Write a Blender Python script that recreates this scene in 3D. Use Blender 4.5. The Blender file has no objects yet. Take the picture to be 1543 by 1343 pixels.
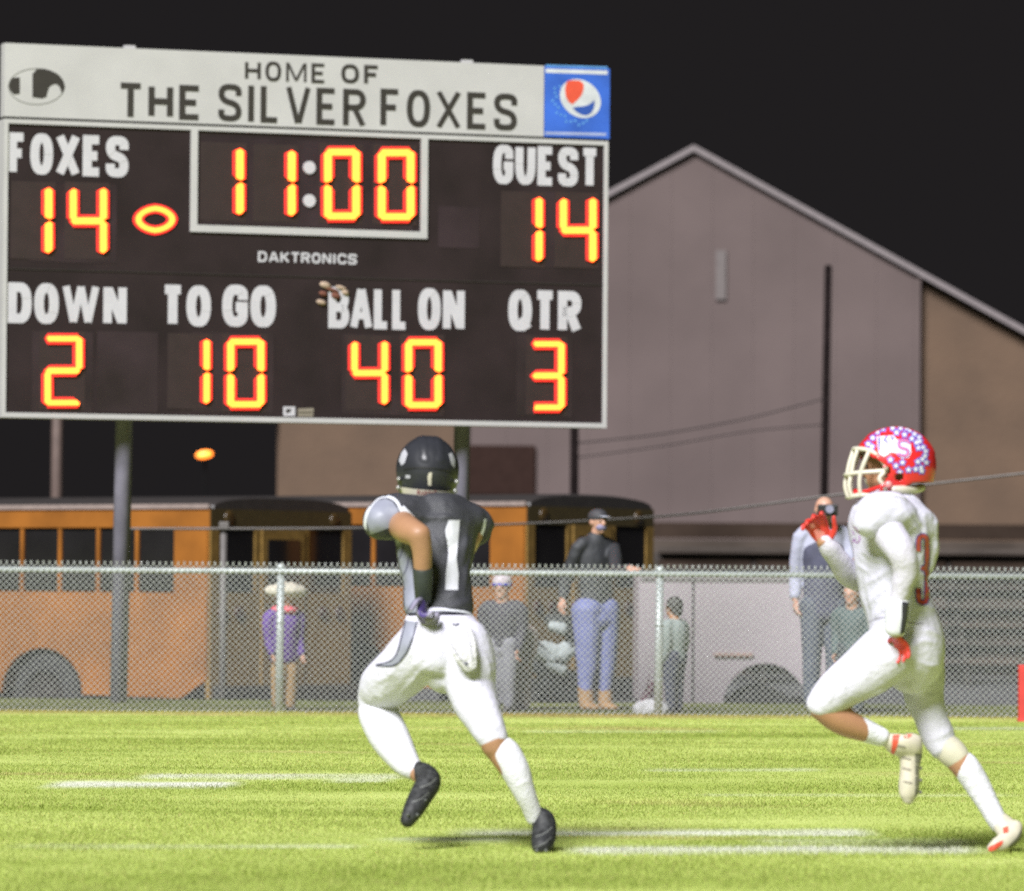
import bpy, bmesh, math, random
import numpy as np
from mathutils import Vector, Matrix
from mathutils.bvhtree import BVHTree
random.seed(7); rng = np.random.default_rng(7)
S = bpy.context.scene
COL = S.collection

# ------------------------------------------------------------------ camera
F_PX = 7600.0; CX, CY = 771.5, 671.5; HORIZON = 888.0
CAM = Vector((0, 0, 1.04))
PITCH = math.atan((HORIZON - CY) / F_PX); ROLL = math.radians(0.40)
ROT = Matrix.Rotation(math.pi/2 + PITCH, 3, 'X') @ Matrix.Rotation(ROLL, 3, 'Z')
cam = bpy.data.cameras.new('camera'); camo = bpy.data.objects.new('camera', cam); COL.objects.link(camo)
camo.matrix_world = Matrix.Translation(CAM) @ ROT.to_4x4()
cam.sensor_width = 36; cam.lens = F_PX / 1543 * 36; cam.clip_end = 5000; cam.clip_start = .5
cam.dof.use_dof = True; cam.dof.focus_distance = 27.0; cam.dof.aperture_fstop = 3.6
S.camera = camo

# ------------------------------------------------------------------ world, floodlight, exposure
w = bpy.data.worlds.new('World'); S.world = w; w.use_nodes = True
bg = w.node_tree.nodes['Background']
bg.inputs[0].default_value = (.0082, .0074, .0079, 1); bg.inputs[1].default_value = 1.0
sun = bpy.data.lights.new('floodlight', 'SUN'); suno = bpy.data.objects.new('floodlight', sun); COL.objects.link(suno)
sun.energy = 5.0; sun.angle = math.radians(22); sun.color = (.985, .975, 1.0)
SUN_EL, SUN_AZ = math.radians(41), math.radians(24)     # high, from behind the camera and to its left
sd = Vector((-math.sin(SUN_AZ)*math.cos(SUN_EL), -math.cos(SUN_AZ)*math.cos(SUN_EL), math.sin(SUN_EL)))
suno.rotation_euler = sd.to_track_quat('Z', 'Y').to_euler()
S.view_settings.view_transform = 'Standard'; S.view_settings.look = 'None'
S.view_settings.gamma = 1; S.view_settings.use_curve_mapping = False
S.view_settings.exposure = .80
S.render.engine = 'CYCLES'
S.cycles.use_denoising = False; S.cycles.max_bounces = 6; S.cycles.transparent_max_bounces = 8

# ------------------------------------------------------------------ helpers
def ray(px, py):
    return ROT @ Vector(((px - CX)/F_PX, (CY - py)/F_PX, -1))
def P(px, py, D):
    r = ray(px, py); return CAM + r * (D / r.y)
def G(px, py, z=0.0):
    r = ray(px, py); return CAM + r * ((z - CAM.z)/r.z)

MATS = {}
KB = .86
def mat(name, col, rough=.6, metal=0.0, var=.12, scale=8.0, bump=0.0, bscale=40.0, emit=None, estr=1.0, spec=None, detail=4, k=None):
    k = KB if k is None else k; col = tuple(min(.85, c*k*(.84 if k == 1 and min(col) > .33 else 1)) for c in col)
    if name in MATS: return MATS[name]
    m = bpy.data.materials.new(name); m.use_nodes = True; nt = m.node_tree
    b = nt.nodes['Principled BSDF']; b.inputs['Roughness'].default_value = rough; b.inputs['Metallic'].default_value = metal
    if spec is not None: b.inputs['Specular IOR Level'].default_value = spec
    tc = nt.nodes.new('ShaderNodeTexCoord')
    n = nt.nodes.new('ShaderNodeTexNoise'); n.inputs['Scale'].default_value = scale; n.inputs['Detail'].default_value = detail
    nt.links.new(tc.outputs['Object'], n.inputs['Vector'])
    cr = nt.nodes.new('ShaderNodeMapRange'); cr.inputs[1].default_value = .3; cr.inputs[2].default_value = .7
    cr.inputs[3].default_value = 1 - var; cr.inputs[4].default_value = 1 + var
    nt.links.new(n.outputs['Fac'], cr.inputs[0])
    mx = nt.nodes.new('ShaderNodeVectorMath'); mx.operation = 'SCALE'; mx.inputs[0].default_value = col[:3]
    nt.links.new(cr.outputs[0], mx.inputs['Scale']); nt.links.new(mx.outputs[0], b.inputs['Base Color'])
    if bump > 0:
        n2 = nt.nodes.new('ShaderNodeTexNoise'); n2.inputs['Scale'].default_value = bscale; n2.inputs['Detail'].default_value = 5
        nt.links.new(tc.outputs['Object'], n2.inputs['Vector'])
        bp = nt.nodes.new('ShaderNodeBump'); bp.inputs['Strength'].default_value = min(1, bump); bp.inputs['Distance'].default_value = .02
        nt.links.new(n2.outputs['Fac'], bp.inputs['Height']); nt.links.new(bp.outputs[0], b.inputs['Normal'])
    if emit:
        b.inputs['Emission Color'].default_value = (*emit, 1); b.inputs['Emission Strength'].default_value = estr
    MATS[name] = m; return m

ORIG = {}
def link(o, parent=None):
    COL.objects.link(o)
    if parent: o.parent = parent
    return o
def tag(o, label=None, cat=None, group=None, kind=None):
    if label: o['label'] = label
    if cat: o['category'] = cat
    if group: o['group'] = group
    if kind: o['kind'] = kind
    return o
def empty(name, loc, label, cat, group=None, rz=0.0, local=False):
    o = bpy.data.objects.new(name, None); COL.objects.link(o); o.location = loc; o.rotation_euler = (0, 0, rz)
    o.empty_display_size = .1
    ORIG[o] = Vector((0, 0, 0)) if local else Vector(loc)
    return tag(o, label, cat, group)
def mesh(name, V, Fc, m, parent=None, smooth=False, mi=None):
    off = ORIG.get(parent, Vector((0, 0, 0))) if parent else Vector((0, 0, 0))
    me = bpy.data.meshes.new(name)
    me.from_pydata([tuple(Vector(v) - off) for v in V], [], Fc)
    ms = m if isinstance(m, (list, tuple)) else [m]
    for q in ms: me.materials.append(q)
    if mi is not None: me.polygons.foreach_set('material_index', mi)
    if smooth: me.polygons.foreach_set('use_smooth', [len(f) < 6 for f in Fc])
    me.update()
    o = bpy.data.objects.new(name, me); ORIG[o] = off
    return link(o, parent)
def top(o, *a, **k): return tag(o, *a, **k)

class MB:
    def __init__(s): s.V = []; s.F = []
    def add(s, V, F):
        b = len(s.V); s.V += [Vector(v) for v in V]; s.F += [tuple(i + b for i in f) for f in F]; return s
    def box(s, a, b, M=None):
        x0, y0, z0 = a; x1, y1, z1 = b
        V = [Vector(v) for v in ((x0,y0,z0),(x1,y0,z0),(x1,y1,z0),(x0,y1,z0),(x0,y0,z1),(x1,y0,z1),(x1,y1,z1),(x0,y1,z1))]
        if M: V = [M @ v for v in V]
        return s.add(V, [(0,3,2,1),(4,5,6,7),(0,1,5,4),(1,2,6,5),(2,3,7,6),(3,0,4,7)])
    def bbox(s, a, b, r=.01, M=None):   # bevelled box
        bm = bmesh.new(); bmesh.ops.create_cube(bm, size=1)
        for v in bm.verts:
            v.co = Vector([ (a[i]+b[i])/2 + v.co[i]*(b[i]-a[i]) for i in range(3)])
        bmesh.ops.bevel(bm, geom=bm.edges[:], offset=r, segments=2, affect='EDGES', profile=.5)
        bm.verts.index_update(); V = [v.co.copy() for v in bm.verts]
        if M: V = [M @ v for v in V]
        s.add(V, [tuple(v.index for v in f.verts) for f in bm.faces]); bm.free(); return s
    def tube(s, pts, r, n=8, caps=True):
        V, F = tube_geo(pts, r, n, caps); return s.add(V, F)
    def prism(s, poly, y0, y1, M=None):   # poly in (x,z), extruded along y
        n = len(poly); V = [Vector((x, y0, z)) for x, z in poly] + [Vector((x, y1, z)) for x, z in poly]
        if M: V = [M @ v for v in V]
        return s.add(V, [tuple(range(n)), tuple(range(2*n-1, n-1, -1))] + [(i, i+n, (i+1) % n + n, (i+1) % n) for i in range(n)])
    def build(s, name, m, parent=None, smooth=False): return mesh(name, s.V, s.F, m, parent, smooth)
def tube_geo(pts, r, n=8, caps=True):
    pts = [Vector(p) for p in pts]; rs = r if isinstance(r, (list, tuple)) else [r]*len(pts)
    V = []; F = []; up = None
    for i, p in enumerate(pts):
        t = (pts[min(i+1, len(pts)-1)] - pts[max(i-1, 0)]).normalized()
        if up is None: up = Vector((0,0,1)) if abs(t.z) < .9 else Vector((1,0,0))
        a = t.cross(up).normalized(); b = t.cross(a).normalized(); up = -b if up.dot(-b) > 0 else b
        a = t.cross(up).normalized(); b = a.cross(t).normalized()
        for k in range(n):
            q = 2*math.pi*k/n; V.append(p + (a*math.cos(q) + b*math.sin(q))*rs[i])
    for i in range(len(pts)-1):
        for k in range(n):
            F.append((i*n+k, i*n+(k+1) % n, (i+1)*n+(k+1) % n, (i+1)*n+k))
    if caps: F += [tuple(range(n-1, -1, -1)), tuple(range((len(pts)-1)*n, len(pts)*n))]
    return V, F
def catmull(vals, k=4):
    out = []
    n = len(vals)
    for i in range(n-1):
        p0, p1, p2, p3 = vals[max(i-1,0)], vals[i], vals[i+1], vals[min(i+2,n-1)]
        for j in range(k):
            t = j/k
            out.append(.5*((2*p1) + (p2-p0)*t + (2*p0-5*p1+4*p2-p3)*t*t + (3*p1-p0-3*p2+p3)*t**3))
    out.append(vals[-1]); return out
def loft(sec, side=Vector((1,0,0)), n=20, k=4, cap=True):
    """sec: list of (point, a, b); a = half width along side, b = half depth. Returns a closed tapered limb."""
    pts = catmull([Vector(s[0]) for s in sec], k)
    A = catmull([float(s[1]) for s in sec], k); B = catmull([float(s[2]) if len(s) > 2 else float(s[1]) for s in sec], k)
    T = []
    for i in range(len(pts)): T.append((pts[min(i+1, len(pts)-1)] - pts[max(i-1, 0)]).normalized())
    rows = []
    def row(p, t, a, b):
        s_ = (side - t*side.dot(t))
        if s_.length < .2: s_ = Vector((0,1,0)) - t*t.y
        s_.normalize(); d = t.cross(s_).normalized()
        rows.append([p + s_*math.cos(2*math.pi*q/n)*a + d*math.sin(2*math.pi*q/n)*b for q in range(n)])
    if cap:
        r0 = min(A[0], B[0])
        for e in (.98, .8, .45): row(pts[0] - T[0]*r0*e*.8, T[0], A[0]*math.sqrt(1-e*e), B[0]*math.sqrt(1-e*e))
    for p, t, a, b in zip(pts, T, A, B): row(p, t, a, b)
    if cap:
        r0 = min(A[-1], B[-1])
        for e in (.45, .8, .98): row(pts[-1] + T[-1]*r0*e*.8, T[-1], A[-1]*math.sqrt(1-e*e), B[-1]*math.sqrt(1-e*e))
    V = [v for r in rows for v in r]; m = len(rows)
    F = [(i*n+q, i*n+(q+1) % n, (i+1)*n+(q+1) % n, (i+1)*n+q) for i in range(m-1) for q in range(n)]
    F += [tuple(range(n-1, -1, -1)), tuple(range((m-1)*n, m*n))]
    return V, F
def ball(c, a, b, cz, n=16, yaw=0.0, pitch=0.0):
    V = []; F = []; R = Matrix.Rotation(yaw, 3, 'Z') @ Matrix.Rotation(pitch, 3, 'Y'); h = n//2
    for i in range(h+1):
        th = math.pi*(i+.02)/(h+.04)
        for k in range(n):
            q = 2*math.pi*k/n
            V.append(Vector(c) + R @ Vector((a*math.sin(th)*math.cos(q), b*math.sin(th)*math.sin(q), cz*math.cos(th))))
    F = [(i*n+k, (i+1)*n+k, (i+1)*n+(k+1) % n, i*n+(k+1) % n) for i in range(h) for k in range(n)]
    F += [tuple(range(n)), tuple(range(h*n+n-1, h*n-1, -1))]
    return V, F
TEX = bpy.data.textures.new('cloth_folds', 'CLOUDS'); TEX.noise_scale = .14; TEX.noise_depth = 3
TEX2 = bpy.data.textures.new('cloth_folds_fine', 'MARBLE'); TEX2.noise_scale = .16; TEX2.turbulence = 9; TEX2.noise_depth = 1; TEX2.marble_type = 'SOFT'
def blob(name, prims, m, parent, voxel=.008, smooth=4, disp=0.0, fine=0.0, folds=None):
    """unites overlapping closed lofts into ONE continuous smooth surface"""
    mb = MB()
    for V, F in prims: mb.add(V, F)
    if folds:   # raised creases of the cloth, laid along the surface
        tr = BVHTree.FromPolygons(mb.V, mb.F); add = []
        for pts, rr in folds:
            Q = []
            for q in catmull([Vector(a) for a in pts], 5):
                d = ray(q.x, q.y).normalized(); h = tr.ray_cast(CAM, d)
                if h[0] is not None and (not Q or (h[0]-Q[-1]).length < .06): Q.append(h[0] + d*rr/380*.35)
            if len(Q) > 3:
                n_ = len(Q); add.append(tube_geo(Q, [rr/380*(.25+.75*math.sin(math.pi*(i+.5)/n_)) for i in range(n_)], 8))
        for V, F in add: mb.add(V, F)
    me = bpy.data.meshes.new('t'); me.from_pydata([tuple(v) for v in mb.V], [], mb.F); me.update()
    bm = bmesh.new(); bm.from_mesh(me); bmesh.ops.recalc_face_normals(bm, faces=bm.faces); bm.to_mesh(me); bm.free()
    o = bpy.data.objects.new('t', me); COL.objects.link(o)
    r = o.modifiers.new('r', 'REMESH'); r.mode = 'VOXEL'; r.voxel_size = voxel
    if smooth: s_ = o.modifiers.new('s', 'SMOOTH'); s_.factor = .5; s_.iterations = smooth
    for tex, st in ((TEX, disp), (TEX2, fine)):
        if st:
            d = o.modifiers.new('d', 'DISPLACE'); d.texture = tex; d.strength = st; d.mid_level = .5; d.texture_coords = 'LOCAL'
    dg = bpy.context.evaluated_depsgraph_get(); dg.update()
    em = bpy.data.meshes.new_from_object(o.evaluated_get(dg))
    bpy.data.objects.remove(o)
    V = [v.co.copy() for v in em.vertices]; Fc = [tuple(p.vertices) for p in em.polygons]
    bpy.data.meshes.remove(em); bpy.data.meshes.remove(me)
    ob = mesh(name, V, Fc, m, parent, True)
    return ob
def bvh_of(*obs):
    V = []; F = []
    for o in obs:
        off = ORIG[o]; b = len(V)
        V += [v.co + off for v in o.data.vertices]; F += [tuple(i+b for i in p.vertices) for p in o.data.polygons]
    return BVHTree.FromPolygons(V, F)
def refine(V2, F2, res):
    bm = bmesh.new(); vs = [bm.verts.new((x, y, 0)) for x, y in V2]
    for f in F2:
        try: bm.faces.new([vs[i] for i in f])
        except ValueError: pass
    bmesh.ops.triangulate(bm, faces=bm.faces[:])
    for _ in range(6):
        es = [e for e in bm.edges if e.calc_length() > res]
        if not es: break
        bmesh.ops.subdivide_edges(bm, edges=es, cuts=1); bmesh.ops.triangulate(bm, faces=[f for f in bm.faces if len(f.verts) > 3])
    bm.verts.index_update()
    V = [(v.co.x, v.co.y) for v in bm.verts]; F = [tuple(v.index for v in f.verts) for f in bm.faces]; bm.free(); return V, F
def decal(name, V2, F2, target, m, parent, off=.003, res=6.0):
    """a cloth or vinyl patch laid on the surface of the target"""
    V, F = refine(V2, F2, res); W = []; ok = []
    for x, y in V:
        d = ray(x, y).normalized(); h = target.ray_cast(CAM, d)
        ok.append(h[0] is not None); W.append((h[0] - d*off) if h[0] is not None else Vector((0,0,0)))
    F = [f for f in F if all(ok[i] for i in f) and max((W[f[0]]-W[f[1]]).length, (W[f[1]]-W[f[2]]).length) < .12]
    used = sorted({i for f in F for i in f}); ix = {u: k for k, u in enumerate(used)}
    if not F: return None
    F = [(f[0], f[2], f[1]) for f in F]
    return mesh(name, [W[u] for u in used], [tuple(ix[i] for i in f) for f in F], m, parent, True)
def poly(*pts): return list(pts), [tuple(range(len(pts)))]
def ribbon(pts, wd, k=3, closed=False):
    """flat stroke around a polyline in 2D"""
    P2 = catmull([Vector(p) for p in pts], k) if k > 1 else [Vector(p) for p in pts]
    V = []; n = len(P2)
    for i, p in enumerate(P2):
        if closed: a, b = P2[(i-1) % n], P2[(i+1) % n]
        else: a, b = P2[max(i-1, 0)], P2[min(i+1, n-1)]
        t = (b - a).normalized(); q = Vector((-t.y, t.x))*wd/2; V += [tuple(p+q), tuple(p-q)]
    F = [(2*i, 2*i+1, 2*i+3, 2*i+2) for i in range(n-1)]
    if closed: F.append((2*n-2, 2*n-1, 1, 0))
    return V, F

# ---- block lettering, drawn stroke by stroke
GL = {
 'H': [([(0,0),(0,1)],0),([(1,0),(1,1)],0),([(0,.5),(1,.5)],0)], 'O': [([(0,0),(0,1),(1,1),(1,0)],2)],
 'M': [([(0,-.07),(0,1.07)],0),([(1,-.07),(1,1.07)],0),([(.05,1.02),(.5,.0)],0),([(.5,.0),(.95,1.02)],0)], 'E': [([(1,1),(0,1),(0,0),(1,0)],0),([(0,.5),(.85,.5)],0)],
 'F': [([(1,1),(0,1),(0,-.07)],0),([(0,.5),(.85,.5)],0)], 'T': [([(-.08,1),(1.08,1)],0),([(.5,-.07),(.5,1)],0)],
 'S': [([(1,.72),(1,1),(0,1),(0,.56),(1,.45),(1,0),(0,0),(0,.28)],1)], 'I': [([(.5,-.07),(.5,1.07)],0)],
 'L': [([(0,1.07),(0,0),(1,0)],0)], 'V': [([(0,1.07),(.46,-.06)],0),([(.54,-.06),(1,1.07)],0)],
 'R': [([(0,-.07),(0,1),(1,1),(1,.5),(0,.5)],3),([(.5,.5),(1,-.07)],0)], 'X': [([(0,-.07),(1,1.07)],0),([(0,1.07),(1,-.07)],0)],
 'G': [([(1,.68),(1,1),(0,1),(0,0),(1,0),(1,.46),(.55,.46)],4)], 'U': [([(0,1.07),(0,0),(1,0),(1,1.07)],1)],
 'D': [([(0,0),(0,1),(1,1),(1,0)],5)], 'W': [([(0,1.07),(.25,-.06),(.27,-.06)][:2],0),([(.25,-.06),(.5,1.06)],0),([(.5,1.06),(.75,-.06)],0),([(.75,-.06),(1,1.07)],0)],
 'N': [([(0,-.07),(0,1.07)],0),([(1,-.07),(1,1.07)],0),([(.06,1.02),(.94,-.02)],0)], 'B': [([(0,.52),(0,1),(1,1),(1,.52)],5),([(0,0),(0,.5),(1.05,.5),(1.05,0)],5)],
 'A': [([(0,-.07),(.46,1.06)],0),([(.54,1.06),(1,-.07)],0),([(.2,.28),(.8,.28)],0)], 'Q': [([(0,0),(0,1),(1,1),(1,0)],2),([(.5,.25),(1.05,-.08)],0)],
 'K': [([(0,-.07),(0,1.07)],0),([(1,1.07),(0,.38)],0),([(.32,.6),(1,-.07)],0)], 'C': [([(1,.68),(1,1),(0,1),(0,0),(1,0),(1,.32)],1)],
}
WID = {'M': 1.35, 'W': 1.6, 'I': .34, 'A': 1.12, 'V': 1.1, 'X': 1.1, 'T': .95, 'L': .85, 'F': .88, 'E': .92, ' ': .62}
def fillet(pts, mode, asp):
    # mode 0 none, 1 all corners, 2 closed all, 3 R, 4 G, 5 D/B closed with right corners round
    closed = mode in (2, 5); n = len(pts); out = []
    for i, p in enumerate(pts):
        rnd = (mode in (1, 2)) or (mode == 3 and i in (2, 3)) or (mode == 4 and i in (1, 2, 3, 4)) or (mode == 5 and i in (2, 3))
        if not closed and i in (0, n-1): rnd = False
        if not rnd: out.append(Vector(p)); continue
        p = Vector(p); a = Vector(pts[(i-1) % n]); b = Vector(pts[(i+1) % n])
        da, db = (a-p), (b-p); ra = min(.5*da.length, .55); rb = min(.5*db.length, .55)
        q0, q1 = p + da.normalized()*ra, p + db.normalized()*rb
        for t in range(7):
            t /= 6; out.append(q0*(1-t)**2 + p*2*t*(1-t) + q1*t*t)
    ded = []
    for q in out:
        if not ded or (q-ded[-1]).length > 1e-3: ded.append(q)
    if closed and (ded[0]-ded[-1]).length < 1e-3: ded.pop()
    return ded, closed
def text_geo(txt, x0, x1, y0, y1, stroke=.2, gap=.16):
    """fits txt into the box; returns 2D verts and faces (y up)"""
    h = y1-y0; ws = [WID.get(c, 1.0) for c in txt]; tot = sum(ws) + gap*(len(txt)-1); u = (x1-x0)/tot; st = stroke*u
    V = []; F = []; x = x0; lay = []
    for c, wv in zip(txt, ws):
        if c != ' ':
            for pts, mode in GL[c]:
                P2, closed = fillet(pts, mode, 1); st_ = st*(.74 if c in 'WM' else .9 if c in 'NAVX' else 1)
                Q = [Vector((x + st/2 + p.x*(wv*u - st), y0 + st*.46 + p.y*(h - st*.92))) for p in P2]
                n = len(Q); b = len(V)
                for i, p in enumerate(Q):
                    t1 = (p - Q[i-1]).normalized() if (i > 0 or closed) else (Q[1]-p).normalized()
                    t2 = (Q[(i+1) % n]-p).normalized() if (i < n-1 or closed) else t1
                    n1 = Vector((-t1.y, t1.x)); n2 = Vector((-t2.y, t2.x)); mm = (n1+n2)
                    mm = mm.normalized() if mm.length > .05 else n1
                    sc = st_/2/max(.6, mm.dot(n1)); V += [Vector((q_.x, min(y1, max(y0, q_.y)))) for q_ in (p+mm*sc, p-mm*sc)]
                m = n if closed else n-1
                for i in range(m):
                    j = (i+1) % n; F.append((b+2*i, b+2*j, b+2*j+1, b+2*i+1))
                    lay.append(len(V))
        x += (wv+gap)*u
    return [tuple(v) for v in V], F

# ------------------------------------------------------------------ ground, field and lot
RND = [(rng.uniform(.6, 1.6), rng.uniform(0, 6.28), rng.uniform(-1, 1), rng.uniform(-1, 1)) for _ in range(24)]
def nz(x, y, s, sx=1.0, k0=0):
    v = 0
    for i in range(8):
        f, ph, a, b = RND[(i+k0) % 24]; v = v + np.sin(f*s*(a*x*sx + b*y) * (1+i*.45) + ph*(i+1+k0))/(1+i*.25)
    return v/3.0
STRIPS = []   # painted field marks: centre y, half depth, x0, x1, strength
for a in ((65, 370, 1182, 7.0, 1.0), (200, 620, 1171, 5.0, .85), (480, 600, 1176, 4.5, .75), (670, 1330, 1256, 5.5, .95), (840, 1490, 1281, 7.0, 1.0),
          (1120, 1480, 1270, 4.5, .6), (0, 560, 1277, 4.0, .45), (560, 790, 1268, 3.5, .5), (960, 1245, 1161, 3.0, .55), (1040, 1543, 1199, 2.5, .35), (1400, 1600, 1099, 3.0, .5), (780, 1100, 1103, 2.0, .25), (0, 14, 1186, 3, .8)):
    p0, p1 = G(a[0], a[2]), G(a[1], a[2]); pa, pb = G((a[0]+a[1])/2, a[2]-a[3]), G((a[0]+a[1])/2, a[2]+a[3])
    STRIPS.append((p0.y, p1.y, abs(pa.y-pb.y)/2, p0.x, p1.x, a[4]))
def paint(x, y):
    v = np.zeros_like(x)
    for y0, y1, hd, xa, xb, s in STRIPS:
        yc = y0 + (y1-y0)*np.clip((x-xa)/(xb-xa), 0, 1)
        d = np.clip(1.25 - np.abs(y-yc+.08*nz(x, y, 6, 1, 3))/hd, 0, 1); e = np.clip((x-xa)/.12, 0, 1)*np.clip((xb-x)/.12, 0, 1)
        v = np.maximum(v, .88*s*d*e*np.clip(.78+.75*nz(x, y, 5, .5, 5), .15, 1))
    return np.clip(v, 0, 1)
def grass_mat(name, blades):
    m = bpy.data.materials.new(name); m.use_nodes = True; nt = m.node_tree; b = nt.nodes['Principled BSDF']
    b.inputs['Roughness'].default_value = .85; b.inputs['Specular IOR Level'].default_value = .15
    at = nt.nodes.new('ShaderNodeAttribute'); at.attribute_name = 'tint'
    sp = nt.nodes.new('ShaderNodeSeparateColor'); nt.links.new(at.outputs['Color'], sp.inputs[0])
    m1 = nt.nodes.new('ShaderNodeMixRGB'); m1.inputs[1].default_value = (.325, .405, .088, 1) ; m1.inputs[2].default_value = (.50, .575, .180, 1)
    m2 = nt.nodes.new('ShaderNodeMixRGB'); m2.inputs[2].default_value = (.44, .35, .17, 1)
    m3 = nt.nodes.new('ShaderNodeMixRGB'); m3.inputs[2].default_value = (.66, .67, .60, 1)
    nt.links.new(sp.outputs[0], m1.inputs[0]); nt.links.new(m1.outputs[0], m2.inputs[1]); nt.links.new(sp.outputs[1], m2.inputs[0])
    nt.links.new(m2.outputs[0], m3.inputs[1]); nt.links.new(sp.outputs[2], m3.inputs[0]); ml = nt.nodes.new('ShaderNodeVectorMath'); ml.operation = 'SCALE'; nt.links.new(m3.outputs[0], ml.inputs[0]); nt.links.new(at.outputs['Alpha'], ml.inputs['Scale'])
    nt.links.new(ml.outputs[0], b.inputs['Base Color'])
    if blades:   # thin blades let light through
        tr = nt.nodes.new('ShaderNodeBsdfTranslucent'); mx = nt.nodes.new('ShaderNodeMixShader'); mx.inputs[0].default_value = .5
        nt.links.new(ml.outputs[0], tr.inputs['Color']); nt.links.new(b.outputs[0], mx.inputs[1]); nt.links.new(tr.outputs[0], mx.inputs[2])
        nt.links.new(mx.outputs[0], nt.nodes['Material Output'].inputs['Surface'])
    return m
FENCE_D = 41.6
def tint(x, y, jit=0.0):
    r = .5 + .32*nz(x, y, 1.1, .8) + .30*nz(x, y, 4.0, .7, 7) + jit
    dry = np.clip((y-(FENCE_D-1.3))/1.2, 0, 1)*np.clip(.6+.5*nz(x, y, 2, 1, 2), 0, 1) + np.clip(nz(x, y, 2.2, .35, 9)-.62, 0, 1)*1.1
    dry = dry * np.where(y > FENCE_D+.4, .25, 1)
    return np.clip(r, 0, 1), np.clip(dry, 0, .9), paint(x, y)
def shaded_strip(y):   # weeds beyond the fence, their shade put into the turf colour
    return np.where(y > FENCE_D+.25, .36, 1.0)
def ground_sheet():
    xs = np.concatenate([np.linspace(-300, -8, 8), np.linspace(-7.8, 7.8, 261), np.linspace(8, 300, 8)])
    ys = np.concatenate([np.linspace(-60, 15, 6), np.arange(15.2, 49.4, .1)])
    X, Y = np.meshgrid(xs, ys); Z = np.where(Y > 46.3, -.66*np.clip((Y-46.3)/2.6, 0, 1), 0) + .006*nz(X, Y, 1.6)*(np.abs(X) < 8)
    nx, ny = len(xs), len(ys); me = bpy.data.meshes.new('playing_field')
    V = np.stack([X, Y, Z], -1).reshape(-1, 3); i = np.arange(nx*ny).reshape(ny, nx)
    Fq = np.stack([i[:-1, :-1], i[:-1, 1:], i[1:, 1:], i[1:, :-1]], -1).reshape(-1, 4)
    me.from_pydata(V.tolist(), [], Fq.tolist())
    r, g, b = tint(V[:, 0], V[:, 1]); ca = me.color_attributes.new('tint', 'FLOAT_COLOR', 'POINT')
    ca.data.foreach_set('color', np.stack([r, g, b, shaded_strip(V[:, 1])], -1).astype(np.float32).ravel())
    me.materials.append(grass_mat('turf_soil', False)); me.polygons.foreach_set('use_smooth', [True]*len(me.polygons))
    o = bpy.data.objects.new('playing_field', me); COL.objects.link(o); tag(o, kind='structure')
def grass():
    N = 700000
    y = 16.6 + (46.5-16.6)*rng.random(N)**1.35
    hw = .1015*y + .9; x = (rng.random(N)*2-1)*hw
    h = (.007 + .008*rng.random(N))*(1 + .25*nz(x, y, 2.3)); h = np.where(np.abs(y-FENCE_D) < .35, h*2.1, h)
    wd = .0022 + .0016*rng.random(N) + .00007*(y-17); a = rng.random(N)*math.pi; lx = (rng.random(N)-.5)*.03; ly = (rng.random(N)-.5)*.03
    z0 = np.zeros(N)-.004
    V = np.empty((N, 3, 3), np.float32)
    V[:, 0] = np.stack([x-wd*np.cos(a), y-wd*np.sin(a), z0], -1); V[:, 1] = np.stack([x+wd*np.cos(a), y+wd*np.sin(a), z0], -1)
    V[:, 2] = np.stack([x+lx, y+ly, h], -1)
    me = bpy.data.meshes.new('grass'); me.vertices.add(N*3); me.vertices.foreach_set('co', V.ravel())
    me.loops.add(N*3); me.loops.foreach_set('vertex_index', np.arange(N*3, dtype=np.int32))
    me.polygons.add(N); me.polygons.foreach_set('loop_start', np.arange(0, N*3, 3, dtype=np.int32))
    me.update(calc_edges=True)
    r, g, b = tint(x, y, (rng.random(N)-.5)*.25)
    g = np.clip(g + (rng.random(N) < .07)*.6, 0, 1)
    c = np.repeat(np.stack([r, g, b, shaded_strip(y)], -1), 3, axis=0).astype(np.float32)
    ca = me.color_attributes.new('tint', 'FLOAT_COLOR', 'POINT'); ca.data.foreach_set('color', c.ravel())
    me.materials.append(grass_mat('grass_blades', True))
    o = bpy.data.objects.new('grass', me); COL.objects.link(o)
    tag(o, 'short mown grass blades of the field with faded white paint', 'grass', kind='stuff')
ground_sheet(); grass()
LOT = -.66
asphalt = mat('asphalt', (.055, .055, .058), .9, var=.25, scale=.7, bump=.4, bscale=30)
o = mesh('parking_lot', [(-300,48.9,LOT-.004),(300,48.9,LOT-.004),(300,170,LOT-.004),(-300,170,LOT-.004)], [(0,1,2,3)], asphalt); tag(o, kind='structure')
o = mesh('ground', [(-2500,-2500,LOT-.3),(2500,-2500,LOT-.3),(2500,3500,LOT-.3),(-2500,3500,LOT-.3)], [(0,1,2,3)], mat('far_ground', (.03,.035,.02), .95, var=.3, scale=.05)); tag(o, kind='structure')

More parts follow.
